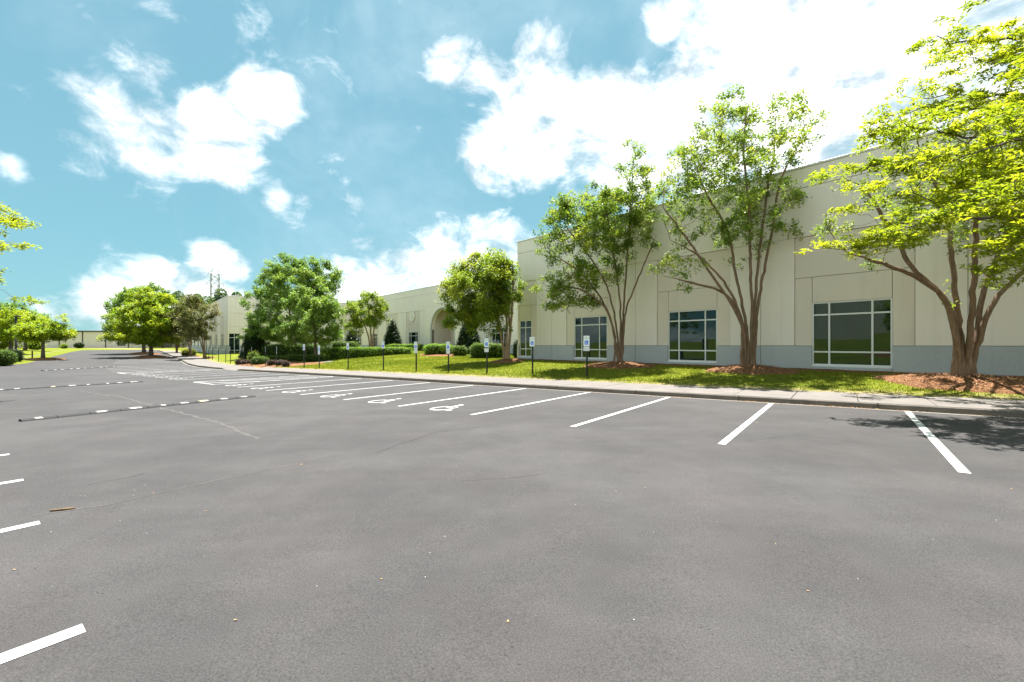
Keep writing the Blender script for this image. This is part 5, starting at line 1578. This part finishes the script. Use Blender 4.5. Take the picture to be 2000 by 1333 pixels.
# --- grass blades
def build_grass():
    rng = np.random.default_rng(17)
    n = 330000
    s = rng.uniform(-16, 46, n); tau = rng.random(n) ** 1.25 * 20
    keep0 = rng.random(n) < np.clip(np.interp(s, [-16, 8, 46], [1.0, .8, .30]), 0, 1)
    s, tau = s[keep0], tau[keep0]
    t = tR(s) + SW - .07 + tau
    X, Y = xy(s, t); q, y = qy(X, Y)
    d2 = np.minimum(np.minimum(box_sd(q, y, 0, 60, 0, 60), box_sd(q, y, -54, 0, 7.76, 60)), box_sd(q, y, -150, -53.65, -9.84, 60))
    ok = (d2 > .55) & (Y > 1) & (np.abs(X / np.maximum(Y, .1)) < 1.5)
    # thin near the walk where soil shows, patchily
    pn = np.sin(X * 2.1 + np.sin(Y * 1.3)) * np.sin(Y * 2.3 + 1.7) 
    ok &= (tau > .32 + .28 * pn) | (rng.random(len(s)) < .22)
    for o in list(bpy.data.objects):
        if o.name.startswith('mulch_bed'):
            co = np.empty(len(o.data.vertices) * 3); o.data.vertices.foreach_get('co', co); co = co.reshape(-1, 3)
            r = np.abs(co[:, :2]).max()
            near = np.hypot(X - o.location.x, Y - o.location.y) < r * 1.05
            if near.any():
                ring = co[-40:, :2]; ang = np.arctan2(ring[:, 1], ring[:, 0]); rad = np.hypot(ring[:, 0], ring[:, 1]); od = np.argsort(ang)
                dx, dy = X - o.location.x, Y - o.location.y
                lim = np.interp(np.arctan2(dy, dx), ang[od], rad[od], period=2 * math.pi)
                ok &= np.hypot(dx, dy) > lim * .97
    X, Y, tau = X[ok], Y[ok], tau[ok]
    n = len(X)
    Z = height(X, Y)
    Z = np.where(tau < .3, Z - .02, Z)
    h = rng.uniform(.035, .085, n) * (1 + .25 * np.sin(X * .9) * np.sin(Y * .7)); w = rng.uniform(.006, .013, n) * np.interp(Y, [10, 40], [1, 2.4])
    a = rng.uniform(0, 6.283, n); ln = rng.uniform(0.1, .8, n) * h; la = rng.uniform(0, 6.283, n)
    V = np.empty((n, 3, 3))
    V[:, 0] = np.stack([X - np.cos(a) * w, Y - np.sin(a) * w, Z - .01], 1)
    V[:, 1] = np.stack([X + np.cos(a) * w, Y + np.sin(a) * w, Z - .01], 1)
    V[:, 2] = np.stack([X + np.cos(la) * ln, Y + np.sin(la) * ln, Z + h], 1)
    F = np.arange(n * 3).reshape(n, 3)
    dry = np.clip(1 - tau / .7, 0, 1) * .5
    lum = np.clip(.42 + .22 * np.sin(X * .55 + 1.1 * np.sin(Y * .4)) * np.sin(Y * .5 + .6) + rng.normal(size=n) * .16 + dry, 0, 1)
    o = link_mesh('grass', npmesh('grass', V, F, lum), MAT['blade']); tag(o, 'short green grass on the lawn in front of the building', 'grass', kind='stuff')
build_grass()

# ------------------------------------------------------------------ small things
def lamp_post():
    p = at(31, 697)
    root = empty('lamp_post', p); tag(root, 'tall slim black lamp post on the bank behind the clipped shrub', 'lamp post')
    V, F = tube_vf([(0, 0, -.2), (0, 0, .5), (0, 0, 5.0)], [.14, .12, .09], 10); link_mesh('pole', pymesh('pole', V, F, True), MAT['black'], root)
    link_mesh('base', boxes_mesh('base', [(-.2, .2, -.2, .2, -.2, .35)], .03), MAT['black'], root)
    link_mesh('lamp_head', boxes_mesh('lamp_head', [(-.2, .55, -.16, .16, 5.0, 5.14)], .03), MAT['black'], root)
lamp_post()
def short_post():
    p = at(63, 703)
    root = empty('marker_post', p); tag(root, 'short dark marker post at the edge of the island', 'post')
    link_mesh('post', boxes_mesh('post', [(-.05, .05, -.05, .05, -.3, .95)], .01), MAT['post'], root)
    link_mesh('cap', boxes_mesh('cap', [(-.06, .06, -.06, .06, .951, 1.0)], .012), MAT['post'], root)
short_post()

def litter():
    rng = random.Random(77)
    # twig lying on the seam
    a = at(97, 1000); b = at(147, 996)
    d = (b - a); L_ = d.length
    pts = [a + d * f + Vector((rng.uniform(-.006, .006), rng.uniform(-.006, .006), .011)) for f in (0, .2, .4, .6, .8, 1)]
    V, F = tube_vf([p - a for p in pts], [.008, .010, .009, .010, .011, .006], 6)
    root = empty('fallen_twig', a); tag(root, 'short dry brown twig lying on the asphalt near the seam', 'twig')
    link_mesh('stick', pymesh('stick', V, F, True), MAT['twig'], root)
    V, F = tube_vf([pts[3] - a, pts[3] - a + Vector((.01, .03, .008))], [.006, .003], 5); link_mesh('side_shoot', pymesh('side_shoot', V, F), MAT['twig'], root)
    # single fallen leaves
    spots = [(589, 909), (1478, 827), (1430, 902), (1900, 838), (992, 1217), (745, 1133), (460, 1216), (1203, 961), (1515, 1066), (28, 1115), (1975, 957), (1805, 858), (1266, 785), (300, 965), (1098, 889), (836, 905), (720, 812), (1640, 962), (1578, 1157), (150, 870), (1260, 955), (402, 1000), (1385, 935)]
    lab = ['dry brown leaf lying alone on the asphalt']
    me = None
    for i, (x, y) in enumerate(spots):
        p = at(x, y)
        s = rng.uniform(.008, .013) if i not in (1, 3, 0) else .022
        if me is None:
            V = [(-1, 0, .15), (-.4, .5, .45), (.4, .42, .3), (1, 0, .5), (.4, -.42, .35), (-.4, -.5, .1), (0, 0, .02), (-1.5, 0, .3)]
            F = [(0, 6, 1), (1, 6, 2), (2, 6, 3), (3, 6, 4), (4, 6, 5), (5, 6, 0)]
            me = pymesh('fallen_leaf', V, F); me.materials.append(MAT['leaf_dry'])
            at_ = me.attributes.new('rnd', 'FLOAT', 'FACE'); at_.data.foreach_set('value', np.array([.5, .7, .8, .6, .9, .4], dtype=np.float32))
        o = link_mesh('fallen_leaf', me, None, None, p + Vector((0, 0, .004))); o.scale = (s, s, s * .8); o.rotation_euler = (0, 0, rng.uniform(0, 6.28))
        tag(o, lab[0], 'leaf', 'fallen leaves scattered on the asphalt')
    # drift of dry leaves at the kerb foot
    r2 = np.random.default_rng(5)
    C = []
    for cs, k in ((7.0, 55), (5.2, 30), (4.0, 45), (1.9, 110), (0.6, 60), (-.2, 90), (-1.0, 60), (-2.5, 40), (9.2, 30), (12, 30), (16, 40), (20, 40)):
        ss = r2.normal(cs, .35, k); tt = T_KERB - .02 - np.abs(r2.normal(0, .06, k))
        X, Y = xy(ss, tt); C.append(np.stack([X, Y, G(ss, tt) + .008 + r2.random(k) * .012], 1))
    C = np.concatenate(C); V, F = leaf_quads(C, r2, .035, .018, up=2.0)
    tag(link_mesh('leaf_litter', npmesh('leaf_litter', V, F, r2.random(len(C))), MAT['leaf_dry']), 'dry orange leaf litter along the kerb foot', 'leaf litter', kind='stuff')
litter()
